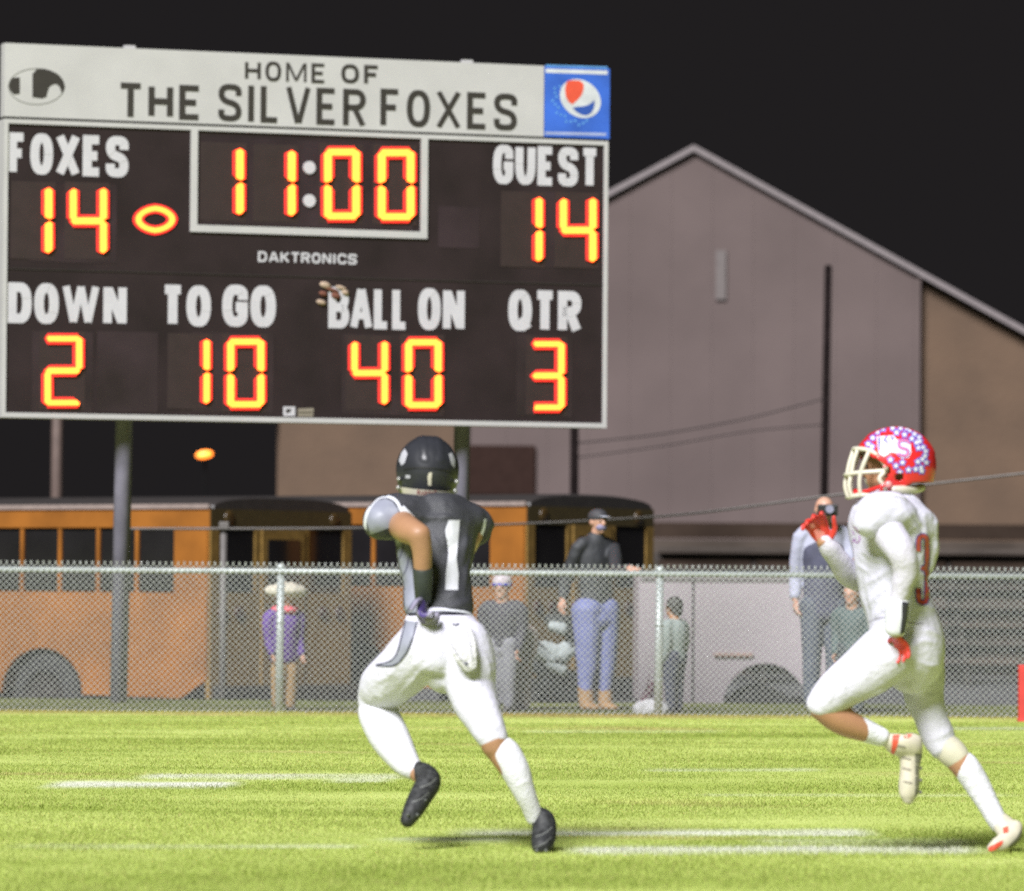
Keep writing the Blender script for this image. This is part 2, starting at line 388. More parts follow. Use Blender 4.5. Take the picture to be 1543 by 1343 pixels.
# ------------------------------------------------------------------ gym building behind the lot
def build_gym():
    D = 110.0; base = LOT
    def W(px, py, d=D): return P(px, py, d)
    ap = W(1045, 222); zl = lambda x: ap.z - abs(x-ap.x)*.545 - .16
    root = empty('gym_building', (ap.x, D, base), 'large gabled metal sided gym building looming grey behind the scoreboard', 'building')
    grey = mat('gym_siding', (.116,.090,.086), .85, var=.14, scale=.35, spec=.1, bump=.2, bscale=2)
    brown = mat('gym_brown_brick', (.098,.060,.036), .85, var=.16, scale=.8, bump=.4, bscale=8)
    trim = mat('gym_rake_trim', (.175,.15,.152), .6, var=.1)
    x0, x1 = W(700, 800).x, W(1380, 800).x; xe0 = ap.x-9.0; xe1 = ap.x+9.0
    n = 11; wv = (x1-x0)/n
    for i in range(n):     # metal siding panels of the centre bay
        a, b = x0+i*wv+.0015, x0+(i+1)*wv-.0015; j = ((i*37) % 5)*.001
        pts = [(a, base+1.2), (b, base+1.2), (b, zl(b)), (a, zl(a))]
        if a < ap.x < b: pts = [(a, base+1.2), (b, base+1.2), (b, zl(b)), (ap.x, zl(ap.x)), (a, zl(a))]
        MB().prism(pts, D-.06-j, D+.1).build('siding_panel', grey, root)
    MB().prism([(x0, base), (x1, base), (x1, zl(x1)-.05), (ap.x, zl(ap.x)-.05), (x0, zl(x0)-.05)], D, D+.3).build('wall', grey, root)
    MB().box((x0-.02, D-.12, base), (x1+.02, D-.01, base+1.19)).build('plinth', mat('plinth_block', (.05,.045,.043), .9), root)
    # recessed aisles on both sides
    MB().prism([(xe0, base), (x0-.01, base), (x0-.01, zl(x0)), (xe0, zl(xe0))], D+.12, D+.4).build('side_wall', brown, root)
    MB().prism([(x1+.01, base), (xe1, base), (xe1, zl(xe1)), (x1+.01, zl(x1))], D+.12, D+.4).build('side_wall', brown, root)
    for xa in (x0, x1):
        MB().box((xa-.07, D-.14, base), (xa+.07, D+1.2, zl(xa)-.02)).build('corner_post', grey, root)
    # roof: two slopes with depth, pale rake trim
    L = 26
    for s in (-1, 1):
        xe = ap.x + s*9.6; ze = ap.z-9.6*.545
        t = .10
        MB().add([(ap.x,D-.10,ap.z-t),(xe,D-.10,ze-t),(xe,D+L,ze-t),(ap.x,D+L,ap.z-t),(ap.x,D-.10,ap.z),(xe,D-.10,ze),(xe,D+L,ze),(ap.x,D+L,ap.z)],
                 [(0,1,2,3),(4,7,6,5),(0,4,5,1),(1,5,6,2),(2,6,7,3)]).build('roof', mat('gym_roof', (.07,.062,.06), .7), root)
        MB().add([(ap.x,D-.20,ap.z-.10),(xe,D-.20,ze-.10),(xe,D-.102,ze-.10),(ap.x,D-.102,ap.z-.10),(ap.x,D-.20,ap.z+.04),(xe,D-.20,ze+.04),(xe,D-.102,ze+.04),(ap.x,D-.102,ap.z+.04)],
                 [(0,1,2,3),(4,7,6,5),(0,4,5,1),(1,5,6,2),(2,6,7,3),(0,3,7,4)]).build('rake_trim', trim, root)
    for xa in (xe0, xe1): MB().box((xa-.1, D+1.21, base), (xa+.1, D+L, zl(xa)-.2)).build('long_wall', brown, root)
    # dark shuttered opening on the left of the centre bay, louvre in the gable
    a, b = W(703, 745), W(806, 672); fr = MB()
    MB().box((a.x, D-.16, a.z), (b.x, D-.075, b.z)).build('shutter', mat('dark_shutter', (.030,.017,.014), .9, spec=.05), root)
    a, b = W(1078, 452), W(1094, 378); MB().box((a.x, D-.12, a.z), (b.x, D-.07, b.z)).build('gable_vent', mat('vent_grey', (.122,.104,.100), .6), root)
build_gym()

# stacked bleachers before the gym
def bleachers():
    D = 92.0; f = F_PX/D; x0, x1 = P(990, 800, D).x, P(1620, 800, D).x
    root = empty('bleacher_stand', ((x0+x1)/2, D, LOT), 'long dull timber bleacher stand with stepped benches in front of the gym', 'bleachers')
    wood = mat('bleacher_plank', (.055,.044,.037), .85, var=.45, scale=1.2, bump=.4); dk = mat('bleacher_frame', (.03,.025,.022), .8)
    z = LOT+.35; n = 7
    for i in range(n):
        zz = LOT + .42 + i*.34; yy = D + i*.62
        for j in range(3):
            MB().box((x0+.02*i, yy+j*.115, zz), (x1-.02*i, yy+.1+j*.115, zz+.045)).build('seat_plank', wood, root)
        MB().box((x0, yy+.40, zz-.19), (x1, yy+.44, zz-.04)).build('riser_board', wood, root)
    k = int((x1-x0)/1.8)
    for i in range(k+1):
        x = x0 + .1 + i*(x1-x0-.2)/k
        m = MB(); m.add([(x-.03,D+.1,LOT),(x+.03,D+.1,LOT),(x+.03,D+4.3,LOT),(x-.03,D+4.3,LOT),(x-.03,D+.1,LOT+.36),(x+.03,D+.1,LOT+.36),(x+.03,D+4.3,LOT+2.4),(x-.03,D+4.3,LOT+2.4)],
              [(0,1,2,3),(4,7,6,5),(0,4,5,1),(2,6,7,3),(0,3,7,4),(1,5,6,2)]); m.build('frame', dk, root)
    bb_ = [mat('bleacher_back', (.036,.025,.019), .95, spec=.05, var=.3, scale=.8), mat('bleacher_back_pale', (.075,.060,.050), .9, spec=.05, var=.4, scale=.5)]
    for k_ in range(9): MB().box((x0, D+4.5+.01*(k_ % 2), LOT+.1+k_*.325), (x1, D+4.58, LOT+.1+k_*.325+(.30 if k_ % 3 else .24))).build('back_board', bb_[1 if k_ % 3 == 1 else 0], root)
bleachers()

# poles and cables
def pole(px0, py0, px1, D, wpx, label, m, name='utility_pole', extra=None):
    t = P(px0, py0, D); b = P(px1, 885, D); b = Vector((b.x + (b.x-t.x)*.2, D, LOT)); r = wpx/2/(F_PX/D)
    root = empty(name, b, label, 'pole')
    MB().tube([b, b.lerp(t, .5), t], [r*1.12, r*1.03, r*.95], 14).build('shaft', m, root, True)
    MB().tube([t, t+Vector((0,0,.06))], [r*.97, r*.7], 14).build('cap', m, root)
    MB().box((b.x-r*1.5, D-r*1.5, LOT), (b.x+r*1.5, D+r*1.5, LOT+.06)).build('footing', mat('footing_concrete', (.14,.13,.12), .9), root)
    return root, t, b
wood = mat('dark_pole_wood', (.010,.007,.007), .95, spec=.05, var=.3, scale=6, bump=.3)
tan = mat('tan_pole_metal', (.115,.080,.068), .6, var=.12)
r1, t1, b1 = pole(1248, 405, 1239, 85, 12, 'dark wooden utility pole rising before the grey gable wall', wood)
r2, t2, b2 = pole(866, 480, 865, 82, 13, 'dark slim pole under the right part of the scoreboard', wood)
r3, t3, b3 = pole(90, 300, 84, 74, 17, 'tan steel pole behind the yellow bus at the left edge', tan)
def cable(pts, r, label, m=None):
    o = MB().tube(catmull([Vector(p) for p in pts], 8), r, 5).build('cable', m or mat('cable_black', (.035,.03,.03), .6)); tag(o, label, 'cable'); return o
cable([P(866,668,82), P(990,655,83), P(1120,632,84), P(1246,600,85)], .012, 'upper dark cable strung between the two dark poles')
cable([P(866,690,82), P(1000,672,83), P(1130,650,84), P(1244,640,85)], .010, 'lower dark cable strung between the two dark poles')
gal = mat('galvanised_steel', (.26,.27,.275), .5, .35, var=.12, scale=14)
dim = mat('dull_galvanised', (.13,.12,.115), .6, .2, var=.15, scale=9)
cable([P(190,797,50), P(600,795,50), P(985,779,50), P(1260,746,50), P(1600,707,50)], .013, 'thin grey guy cable running across the bus rears and up to the right', dim)
root = empty('pipe_post', Vector((P(337,850,50).x, 50, LOT)), 'thin grey pipe post carrying the cable before the bus rear', 'post')
MB().tube([Vector((P(337,850,50).x,50.05,LOT)), P(337,790,50.05)], .035, 10).build('pipe', dim, root, True)
MB().bbox((P(337,850,50).x-.05,49.98,P(337,794,50).z-.03),(P(337,850,50).x+.05,50.12,P(337,794,50).z+.05),.01).build('clamp', dim, root)
# far street lamp, the orange point
L = P(308, 685, 130); root = empty('street_lamp', Vector((L.x, 130.3, LOT)), 'far street lamp glowing orange below the scoreboard', 'street lamp')
MB().tube([(L.x,130.3,LOT),(L.x,130.3,L.z-.1),(L.x,130.2,L.z+.06)], .03, 8).build('post', mat('lamp_post_dark', (.006,.006,.006), .9, spec=.1), root)
lm = mat('sodium_lamp', (.8,.4,.1), .4, emit=(1.0,.22,.02), estr=2.2)
V, F = ball((L.x,130,L.z), .22, .14, .10, 14, pitch=-.15); mesh('lamp_head', V, F, lm, root, True)
MB().bbox((L.x-.2,129.9,L.z+.1),(L.x+.22,130.12,L.z+.16),.02).build('hood', mat('lamp_post_dark', (.006,.006,.006), .9, spec=.1), root)

# ------------------------------------------------------------------ school buses
YEL = mat('bus_yellow', (.235,.086,.013), .6, var=.28, scale=1.6, spec=.2)
BRF = mat('bus_roof_grey', (.030,.026,.025), .5, var=.1)
GLS = mat('bus_glass', (.012,.011,.012), .08, var=.2, scale=2, spec=.6)
BLK = mat('bus_black', (.012,.012,.012), .5)
RUB = mat('tyre_rubber', (.018,.018,.018), .85, var=.2, scale=20)
OLV = mat('bus_rear_shade_olive', (.19,.115,.028), .5, var=.2)  # shade of the rear face put into this colour and the next
OLD = mat('bus_rear_shade_dark', (.050,.036,.012), .5)
def wheel(root, x, y, z, R, wd, axis='y'):
    m = MB(); n = 24
    prof = [(R*.62, -wd/2), (R*.93, -wd/2), (R, -wd*.3), (R, wd*.3), (R*.93, wd/2), (R*.62, wd/2)]
    V = [Vector((x+r*math.cos(2*math.pi*k/n), y+o_, z+r*math.sin(2*math.pi*k/n))) for r, o_ in prof for k in range(n)]
    F = [(i*n+k, i*n+(k+1) % n, (i+1)*n+(k+1) % n, (i+1)*n+k) for i in range(5) for k in range(n)] + [tuple(5*n+k for k in range(n))]
    wo = m.add(V, F).build('wheel', RUB, root, False)
    r = MB(); V = [Vector((x+rr*math.cos(2*math.pi*k/n), y+oo, z+rr*math.sin(2*math.pi*k/n))) for rr, oo in ((R*.62,-wd*.5),(R*.55,-wd*.3),(R*.25,-wd*.2),(R*.16,-wd*.5),(R*.05,-wd*.5)) for k in range(n)]
    F = [(i*n+k, (i+1)*n+k, (i+1)*n+(k+1) % n, i*n+(k+1) % n) for i in range(4) for k in range(n)] + [tuple(4*n+k for k in range(n))]
    rim = r.add(V, F).build('rim', mat('wheel_rim', (.03,.026,.024), .5, .3), wo, False)
    return wo
def bus(px, D, dz, label, nwin=16):
    th = math.radians(37); c = P(px, 800, D)
    root = empty('school_bus', Vector((c.x, D, LOT+dz)), label, 'bus', 'yellow school buses parked behind the fence', rz=-th, local=True)
    Lb, Wb = 9.8, 2.4
    zb, zbelt, zw1, zr = .5, 1.64, 2.34, 2.62
    # lower body side with wheel arches (real openings)
    def side(y0, y1, name):
        pts = [(-Lb, zb)]
        for xc in (-Lb+1.6, -2.42):
            for k in range(13):
                a = math.pi - math.pi*k/12; pts.append((xc+.60*math.cos(a), zb+.02+.50*math.sin(a)))
        pts += [(-.42, zb), (-.02, zb+.22), (-.02, zbelt), (-Lb, zbelt)]
        MB().prism(pts, y0, y1).build(name, YEL, root)
    side(0, .06, 'side_panel'); side(Wb-.06, Wb, 'side_panel')
    # window band: pillars and glass per window
    pw = .50; x = -.02
    MB().box((-.52, 0, zbelt), (-.02, .06, zw1)).build('corner_panel', YEL, root)
    MB().box((-Lb, Wb-.06, zbelt), (-.02, Wb, zw1)).build('far_window_band', GLS, root)
    x = -.52
    for i in range(nwin):
        a = x - i*.56
        if a-.56 < -Lb: break
        wn = MB().box((a-.51, .025, zbelt+.03), (a-.0, .045, zw1-.02)).build('window', GLS, root)
        MB().box((a-.56, .0, zbelt), (a-.51, .05, zw1)).build('pillar', YEL, root)
    MB().box((-Lb, -.01, zw1), (-.01, Wb+.01, zr-.08)).build('roof_rail', YEL, root)
    MB().box((-Lb, -.03, zr-.08), (-.01, -.0, zr-.03)).build('drip_rail', mat('bus_drip_rail', (.24,.19,.17), .5), root)
    # curved roof
    n = 16; prof = []
    for k in range(n+1):
        a = math.pi*k/n; prof.append((Wb/2 - (Wb/2+.01)*math.copysign(abs(math.cos(a))**.75, math.cos(a)), zr-.08+.15*math.sin(a)**.8 if 0 < k < n else zr-.08))
    V = [Vector((xx, y, z)) for xx in (-Lb, -.12) for y, z in prof] + [Vector((0, Wb/2+(y-Wb/2)*.96, zr-.08+(z-zr+.08)*.85)) for y, z in prof]; m = n+1
    F = [(r*m+k, (r+1)*m+k, (r+1)*m+k+1, r*m+k+1) for r in (0, 1) for k in range(n)] + [tuple(2*m+k for k in range(m))]
    mesh('roof', V, F, BRF, root, False)
    # rear face: pillars, door, windows, lamps, bumper
    x = 0.0
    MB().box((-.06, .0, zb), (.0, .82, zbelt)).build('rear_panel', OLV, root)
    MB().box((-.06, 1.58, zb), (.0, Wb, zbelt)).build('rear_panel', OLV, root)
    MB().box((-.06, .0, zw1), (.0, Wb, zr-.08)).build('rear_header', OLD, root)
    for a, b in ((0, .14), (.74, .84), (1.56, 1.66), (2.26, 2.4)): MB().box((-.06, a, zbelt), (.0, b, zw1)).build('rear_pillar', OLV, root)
    for a, b in ((.14, .74), (1.66, 2.26)): MB().box((-.04, a, zbelt), (-.02, b, zw1)).build('rear_window', GLS, root)
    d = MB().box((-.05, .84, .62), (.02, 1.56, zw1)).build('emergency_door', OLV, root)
    MB().box((.021, .93, zbelt-.02), (.03, 1.47, zw1-.12)).build('door_window', GLS, d); MB().box((.021, .93, .95), (.03, 1.47, 1.45)).build('door_window', GLS, d)
    MB().tube([(.03,.9,1.5),(.08,.9,1.5),(.08,1.05,1.5),(.03,1.05,1.5)], .014, 6).build('handle', BLK, d)
    MB().bbox((-.02, .05, zb-.12), (.16, Wb-.05, zb+.14), .03).build('bumper', BLK, root)
    rl = mat('tail_lamp_red', (.035,.010,.008), .3)
    for y in (.2, .48, Wb-.48, Wb-.2):
        V, F = ball((.0, y, 1.42), .03, .085, .085, 14); mesh('tail_lamp', V, F, rl, root, True)
    for y in (.3, Wb-.3):
        V, F = ball((.0, y, 2.44), .03, .085, .085, 14); mesh('warning_lamp', V, F, mat('lamp_amber', (.05,.03,.01), .3), root, True)
    MB().box((-Lb+.1, .07, zb+.25), (-.07, Wb-.07, zb+.33)).build('floor', BLK, root)
    MB().box((-Lb, 0, zb), (-Lb+.05, Wb, zr-.08)).build('front_wall', YEL, root)
    for xx in (-2.42, -Lb+1.6):
        for yy in (.16, Wb-.16): wheel(root, xx, yy, .48, .48, .26)
    for k in range(9): MB().box((-.9-k*.95, .5, 1.2), (-.78-k*.95, 1.05, 1.9)).build('seat_back', BLK, root)
    return root
bus(318, 54.0, 0, 'yellow school bus at the left edge, its row of side windows showing')
bus(795, 55.6, .08, 'yellow school bus whose rear shows between the two players')

# ------------------------------------------------------------------ pale enclosed trailer
def trailer():
    D = 51.5; x0, x1 = P(962, 900, D).x, P(1262, 900, D).x; zt = P(1090, 866, D).z; zb = P(1090, 1064, D).z
    skin = mat('trailer_skin', (.47,.41,.445), .45, var=.07, scale=1.0)
    root = empty('cargo_trailer', ((x0+x1)/2, D, LOT), 'pale grey enclosed trailer with a round wheel arch behind the fence', 'trailer')
    xa = P(1153, 1000, D).x; R = .43; seam = P(1045, 900, D).x
    pts = [(x0, zb), ]
    arc = [(xa+R*math.cos(a), zb+R*1.02*math.sin(a)) for a in [math.pi - math.pi*k/14 for k in range(15)]]
    s2 = [(seam+.012, zb)] + arc + [(x1, zb), (x1, zt-.05), (x1-.04, zt), (seam+.012, zt)]
    MB().prism([(x0, zb), (seam-.012, zb), (seam-.012, zt), (x0+.04, zt), (x0, zt-.05)], D, D+.05).build('side_panel', skin, root)
    MB().prism(s2, D, D+.05).build('side_panel', skin, root)
    MB().box((x0+.03, D+.06, zb), (x1-.03, D+2.0, zb+.06)).build('floor', BLK, root)
    MB().box((x0, D+.05, zb+.05), (x0+.04, D+2.0, zt-.02)).build('end_wall', skin, root); MB().box((x1-.04, D+.05, zb+.05), (x1, D+2.0, zt-.02)).build('end_wall', skin, root)
    MB().box((x0+.02, D+.03, zt-.02), (x1-.02, D+2.02, zt+.02)).build('roof', skin, root)
    MB().box((x0+.02, D-.012, zt-.07), (x1-.02, D-.001, zt-.03)).build('top_rail', mat('trailer_rail', (.25,.23,.23), .4, .3), root)
    MB().box((seam-.012, D+.012, zb), (seam+.012, D+.04, zt)).build('door_seam', BLK, root)
    a = P(1105, 987, D); MB().bbox((a.x-.2, D-.03, a.z-.02), (a.x+.2, D-.001, a.z+.02), .008).build('marker_lamp', mat('marker_lamp_orange', (.42,.28,.24), .35), root)
    wheel(root, xa, D+.16, LOT+.36, .36, .22)
    wheel(root, xa, D+1.85, LOT+.36, .36, .22)
trailer()

# ------------------------------------------------------------------ chain-link fence
def fence():
    D = FENCE_D; H = 1.175; x0, x1 = -7.0, 7.0
    root = empty('chain_link_fence', (0, D, 0), 'waist high galvanised chain link fence along the edge of the field', 'fence')
    wire = mat('fence_wire', (.52,.54,.55), .45, .25, var=.10, scale=20)
    fgal = mat('fence_pipe', (.44,.48,.48), .45, .25, var=.10, scale=14)
    MB().tube([(x0, D+.03, H), (x1, D+.03, H)], .024, 10).build('top_rail', fgal, root, True)
    for px in (-142, 420, 992, 1566, -700, 2130):
        x = P(px, 950, D).x
        if abs(x) > 7: continue
        p = MB().tube([(x+.004, D+.06, -.05), (x+.012, D+.06, H+.01)], .034, 14).build('post', fgal, root, True)
        V, F = ball((x+.012, D+.06, H+.03), .042, .042, .035, 12); mesh('post_cap', V, F, fgal, p, True)
        for z in (.3, .75): MB().tube([(x+.008+.037*math.cos(a), D+.06+.037*math.sin(a), z) for a in [2*math.pi*k/12 for k in range(13)]], .005, 5).build('tie_band', fgal, p)
    p_ = .0505; q_ = p_/2; n = int((x1-x0)/q_); V = []; F = []; r = .0036
    seg = int((H+.06)/(p_/2))
    for i in range(n+1):
        xc = x0 + i*q_; s = 1 if i % 2 else -1; pts = []
        wob = .004*math.sin(i*.31)
        for k in range(seg+1):
            z = .015 + k*p_/2; sg = s if k % 2 else -s
            pts.append((xc + sg*q_*.5, D + (.0045 if sg > 0 else -.0045) + wob, z))
        ntop = len(pts)
        # twisted top points: wires run up and over the rail
        q = pts[-1]; pts.append((q[0] + (-q_*.3 if q[0] > xc else q_*.3), D, q[2]+.022))
        b = len(V)
        for j, pt in enumerate(pts):
            for c in ((-r, 0), (0, -r), (r, 0), (0, r)): V.append((pt[0]+c[0], pt[1]+c[1], pt[2]))
        for j in range(len(pts)-1):
            for k in range(4): F.append((b+j*4+k, b+j*4+(k+1) % 4, b+j*4+4+(k+1) % 4, b+j*4+4+k))
    o = mesh('chain_link_mesh', V, F, wire, root, True); o['kind'] = 'stuff'
fence()
# end-zone pylon at the right edge
a = G(1541, 1088); hh = .46
root = empty('field_pylon', (a.x+.02, a.y, 0), 'red foam corner pylon standing by the fence at the right edge', 'pylon')
red = mat('pylon_red', (.50,.035,.03), .6)
MB().bbox((a.x-.035, a.y-.06, .02), (a.x+.085, a.y+.06, hh), .008).build('pylon_body', red, root)
MB().bbox((a.x-.04, a.y-.065, -.005), (a.x+.09, a.y+.065, .03), .006).build('pylon_base', red, root)

# ------------------------------------------------------------------ scoreboard
DL, DR = 44.5, 46.35
BL = P(3, 400, DL); BR = P(917, 400, DR)
bx = Vector((BR.x-BL.x, BR.y-BL.y, 0)).normalized(); bn = Vector((bx.y, -bx.x, 0)); by = Vector((0,0,1))   # bn faces the field
def BP(px, py):
    r = ray(px, py); t = (BL - CAM).dot(bn)/r.dot(bn); q = CAM + r*t - BL
    return (q.dot(bx), (CAM + r*t).z)
def B3(u, z, h=0.0): return Vector((BL.x, BL.y, 0)) + bx*u + by*z + bn*h
def scoreboard():
    root = empty('scoreboard', Vector((B3(2.7, 0).x, B3(2.7, 0).y, 0)), 'large lit football scoreboard on two steel posts behind the fence', 'scoreboard')
    white = mat('board_white', (.42,.412,.42), .5, var=.05, scale=3); black = mat('board_black', (.020,.0125,.0145), .5, spec=.25, var=.25, scale=2.2)
    face = mat('digit_face', (.027,.017,.022), .32, var=.3, scale=2.0); ink = mat('board_ink', (.022,.018,.016), .6); let = mat('board_letter', (.47,.46,.50), .5, var=.04)
    def slab(name, u0, z0, u1, z1, h0, h1, m, par=root, r=0):
        MBx = MB(); cs = [(u0,z0),(u1,z0),(u1,z1),(u0,z1)]
        V = [B3(u, z, h0) for u, z in cs] + [B3(u, z, h1) for u, z in cs]
        return MBx.add(V, [(0,3,2,1),(4,5,6,7),(0,1,5,4),(1,2,6,5),(2,3,7,6),(3,0,4,7)]).build(name, m, par)
    def pslab(name, ax, ay, bx_, by_, h0, h1, m, par=root):
        u0, z1 = BP(ax, ay); u1, _ = BP(bx_, ay); _, z0 = BP((ax+bx_)/2, by_); z1 = BP((ax+bx_)/2, ay)[1]
        return slab(name, u0, z0, u1, z1, h0, h1, m, par)
    U1 = BP(914, 400)[0]; zb = BP(450, 637)[1]; zt = BP(450, 196)[1]; zh = BP(450, 84)[1]
    fw = 6.5/165
    slab('cabinet', .005, zb+.01, U1-.005, zt-.005, -.20, -.005, black)
    slab('panel', fw, zb+fw, U1-fw, zt-fw*.7, -.004, .012, black)
    for u0, z0, u1, z1 in ((0, zb, U1, zb+fw*1.1), (0, zt-fw*1.0, U1, zt), (0, zb+fw*1.1, fw, zt-fw), (U1-fw, zb+fw*1.1, U1, zt-fw)):
        slab('frame_rail', u0, z0, u1, z1, -.21, .03, white)
    ush = BP(819, 150)[0]
    slab('header_sign', 0, zt+.022, ush-.003, zh, -.12, .02, white)
    blue = mat('sponsor_blue', (.035,.115,.52), .45, var=.22, scale=3.0)
    sp = slab('sponsor_panel', ush+.003, zt+.022, U1+.012, zh, -.12, .025, blue)
    slab('header_gap', .01, zt+.001, U1-.01, zt+.021, -.1, -.01, ink)
    def flat2(name, V2, F2, h, m, par=root, th=.004):
        bmv = MB(); n = len(V2)
        bmv.add([B3(u, z, h) for u, z in V2], [f for f in F2])
        ob = bmv.build(name, m, par)
        bm = bmesh.new(); bm.from_mesh(ob.data)
        bmesh.ops.recalc_face_normals(bm, faces=bm.faces)
        for f in bm.faces:
            if f.normal.dot(bn) < 0: f.normal_flip()
        bm.to_mesh(ob.data); bm.free(); return ob
    def word(txt, ax, ay, bx_, by_, m, stroke, gap=.16, name='lettering', h=.034):
        u0, _ = BP(ax, (ay+by_)/2); u1, _ = BP(bx_, (ay+by_)/2); z1 = BP((ax+bx_)/2, ay)[1]; z0 = BP((ax+bx_)/2, by_)[1]
        V2, F2 = text_geo(txt, u0, u1, z0, z1, stroke, gap)
        # each stroke sits a hair above the one before, so that none share a plane
        V = []; F = []
        for i, f in enumerate(F2):
            b = len(V); hh = h + (i % 7)*.0003; V += [B3(*V2[j], hh) for j in f]; F.append(tuple(range(b, b+4)))
        ob = mesh(name, V, F, m, root)
        bm = bmesh.new(); bm.from_mesh(ob.data)
        for f in bm.faces:
            f.normal_update()
            if f.normal.dot(bn) < 0: f.normal_flip()
        bm.to_mesh(ob.data); bm.free(); return ob
    word('HOME', 368, 94, 490, 124, ink, .22, .28, h=.022); word('OF', 513, 98, 571, 127, ink, .22, .28, h=.022)
    word('THE', 178, 127, 303, 180, ink, .255, .24, h=.022); word('SILVER', 328, 131, 550, 187, ink, .255, .24, h=.022); word('FOXES', 572, 138, 778, 194, ink, .255, .24, h=.022)
    word('FOXES', 11, 203, 193, 265, let, .40, .10, h=.016); word('GUEST', 742, 221, 902, 280, let, .40, .10, h=.016)
    word('DOWN', 10, 428, 191, 489, let, .39, .10, h=.016); word('TO', 242, 430, 317, 492, let, .39, .08, h=.016); word('GO', 334, 430, 415, 493, let, .39, .10, h=.016)
    word('BALL', 494, 434, 616, 496, let, .39, .06, h=.016); word('ON', 629, 435, 700, 498, let, .39, .08, h=.016); word('QTR', 765, 438, 875, 500, let, .39, .08, h=.016)
    word('DAKTRONICS', 388, 381, 537, 397, let, .24, .16, h=.016)
    # clock frame
    for q in ((285, 203, 299, 351), (631, 213, 643, 357), (285, 343, 643, 356)): pass
    uL, uR = BP(286, 280)[0], BP(643, 280)[0]; ziB = BP(465, 355)[1]; t = 10.5/165
    slab('clock_frame_rail', uL, ziB, uR, ziB+t, .0125, .032, white); slab('clock_frame_rail', uL, ziB+t, uL+t, zt-fw, .0125, .032, white); slab('clock_frame_rail', uR-t, ziB+t, uR, zt-fw, .0125, .032, white)
    # digit faces
    for q in ((44, 276, 176, 396), (306, 212, 622, 342), (660, 312, 722, 374), (786, 290, 902, 404), (48, 500, 140, 622), (146, 500, 238, 622), (290, 502, 412, 622), (515, 505, 668, 626), (778, 505, 862, 628)):
        pslab('digit_face', *q, .0122, .0145, face)
    LED = mat('led_segment', (.5,.1,.02), .5, emit=(1.0,.145,.014), estr=4.1)
    GLOW = mat('led_red_glow', (.3,.02,.02), .4, emit=(1.0,.030,.020), estr=.85)  # red glow around the diodes, built as emissive edge pieces
    def seg_poly(kind, x, y, wd, hd, t, sl):
        g = .012*hd/1
        g = 1.4
        # in pixel space, y down; slant like the board's digits
        L, R, T, Bm, M = x, x+wd, y, y+hd, y+hd/2
        if kind == 'a': return [(L+t*.55, T+1), (R-t*.55, T+1), (R-t*1.0, T+t), (L+t*.35+3, T+t), (L+t*.15+2, T+t*.5)]
        if kind == 'd': return [(L+t*.35+3, Bm-t), (R-t*1.0, Bm-t), (R-t*.45, Bm-t*.45), (R-t*.6, Bm-1), (L+t*.5, Bm-1)]
        if kind == 'g': return [(L+t*.7, M-t*.5), (R-t*.8, M-t*.5), (R-t*.35, M), (R-t*.8, M+t*.5), (L+t*.55, M+t*.5), (L+t*.15, M)]
        if kind == 'f': return [(L+t*.5, T+t*.35), (L+t, T+t*.55), (L+t, M-t*.55), (L+t*.3, M-g-1), (L, M-g-3), (L, T+t*.75)]
        if kind == 'b': return [(R-t, T+t*.55), (R-t*.45, T+t*.3), (R, T+t*.6), (R, M-g-3), (R-t*.35, M-g-1), (R-t, M-t*.55)]
        if kind == 'e': return [(L, M+g+3), (L+t*.35, M+g), (L+t, M+t*.5), (L+t, Bm-t*.75), (L+t*.4, Bm-t*.3), (L, Bm-t*.6)]
        if kind == 'c': return [(R-t, M+t*.5), (R-t*.35, M+g), (R, M+g+3), (R, Bm-t*.75), (R-t*.5, Bm-t*.35), (R-t, Bm-t*.55)]
    TK = 3.0
    SEG = {'0': 'abcdef', '1': 'bc', '2': 'abged', '3': 'abgcd', '4': 'fgbc'}
    def raised(name, pts, h0, h1, m, par):
        Q = [BP(*p) for p in pts]; n = len(Q)
        V = [B3(u, z, h0) for u, z in Q] + [B3(u, z, h1) for u, z in Q]
        F = [tuple(range(2*n-1, n-1, -1))] + [(i, (i+1) % n, (i+1) % n+n, i+n) for i in range(n)]
        return MB().add(V, F).build(name, m, par)
    back = mat('digit_back', (.024,.013,.015), .5)
    for ch, x, y, wd, hd, t in (('1', 20, 282, 60, 102, 19), ('4', 101, 283, 61, 101, 18), ('1', 305, 223, 63, 103, 19), ('1', 385, 226, 61, 102, 19), ('0', 484, 221, 59, 114, 19), ('0', 565, 222, 60, 114, 19),
                        ('1', 758, 297, 60, 99, 18), ('4', 839, 298, 60, 99, 18), ('2', 63, 503, 62, 112, 17), ('1', 256, 511, 61, 99, 17), ('0', 338, 507, 61, 111, 18), ('4', 525, 514, 60, 97, 17), ('0', 606, 508, 60, 111, 18), ('3', 796, 511, 55, 111, 17)):
        if ch in '14': y, hd = y-4, hd+8
        bk = pslab('digit', x-4, y-4, x+wd+3, y+hd+3, .0146, .0165, back)
        for s in SEG[ch]:
            raised('segment', seg_poly(s, x-1, y-1, wd+2, hd+2, t, 0), .0167, .034, GLOW, bk)
            raised('led_row', seg_poly(s, x+3, y+3, wd-6, hd-6, t-8.4, 0), .0341, .046, LED, bk)
    # possession mark: a lit football-shaped ring
    cx, cy = 233, 331; V = []; F = []; n = 28
    for h in (.0125, .0285):
        for rx, ry in ((29.5, 20), (21.5, 13)):
            for k in range(n):
                a = 2*math.pi*k/n; pw = 1.0; V.append(B3(*BP(cx+rx*math.cos(a), cy+ry*math.sin(a)*(1-.12*abs(math.cos(a)))), h))
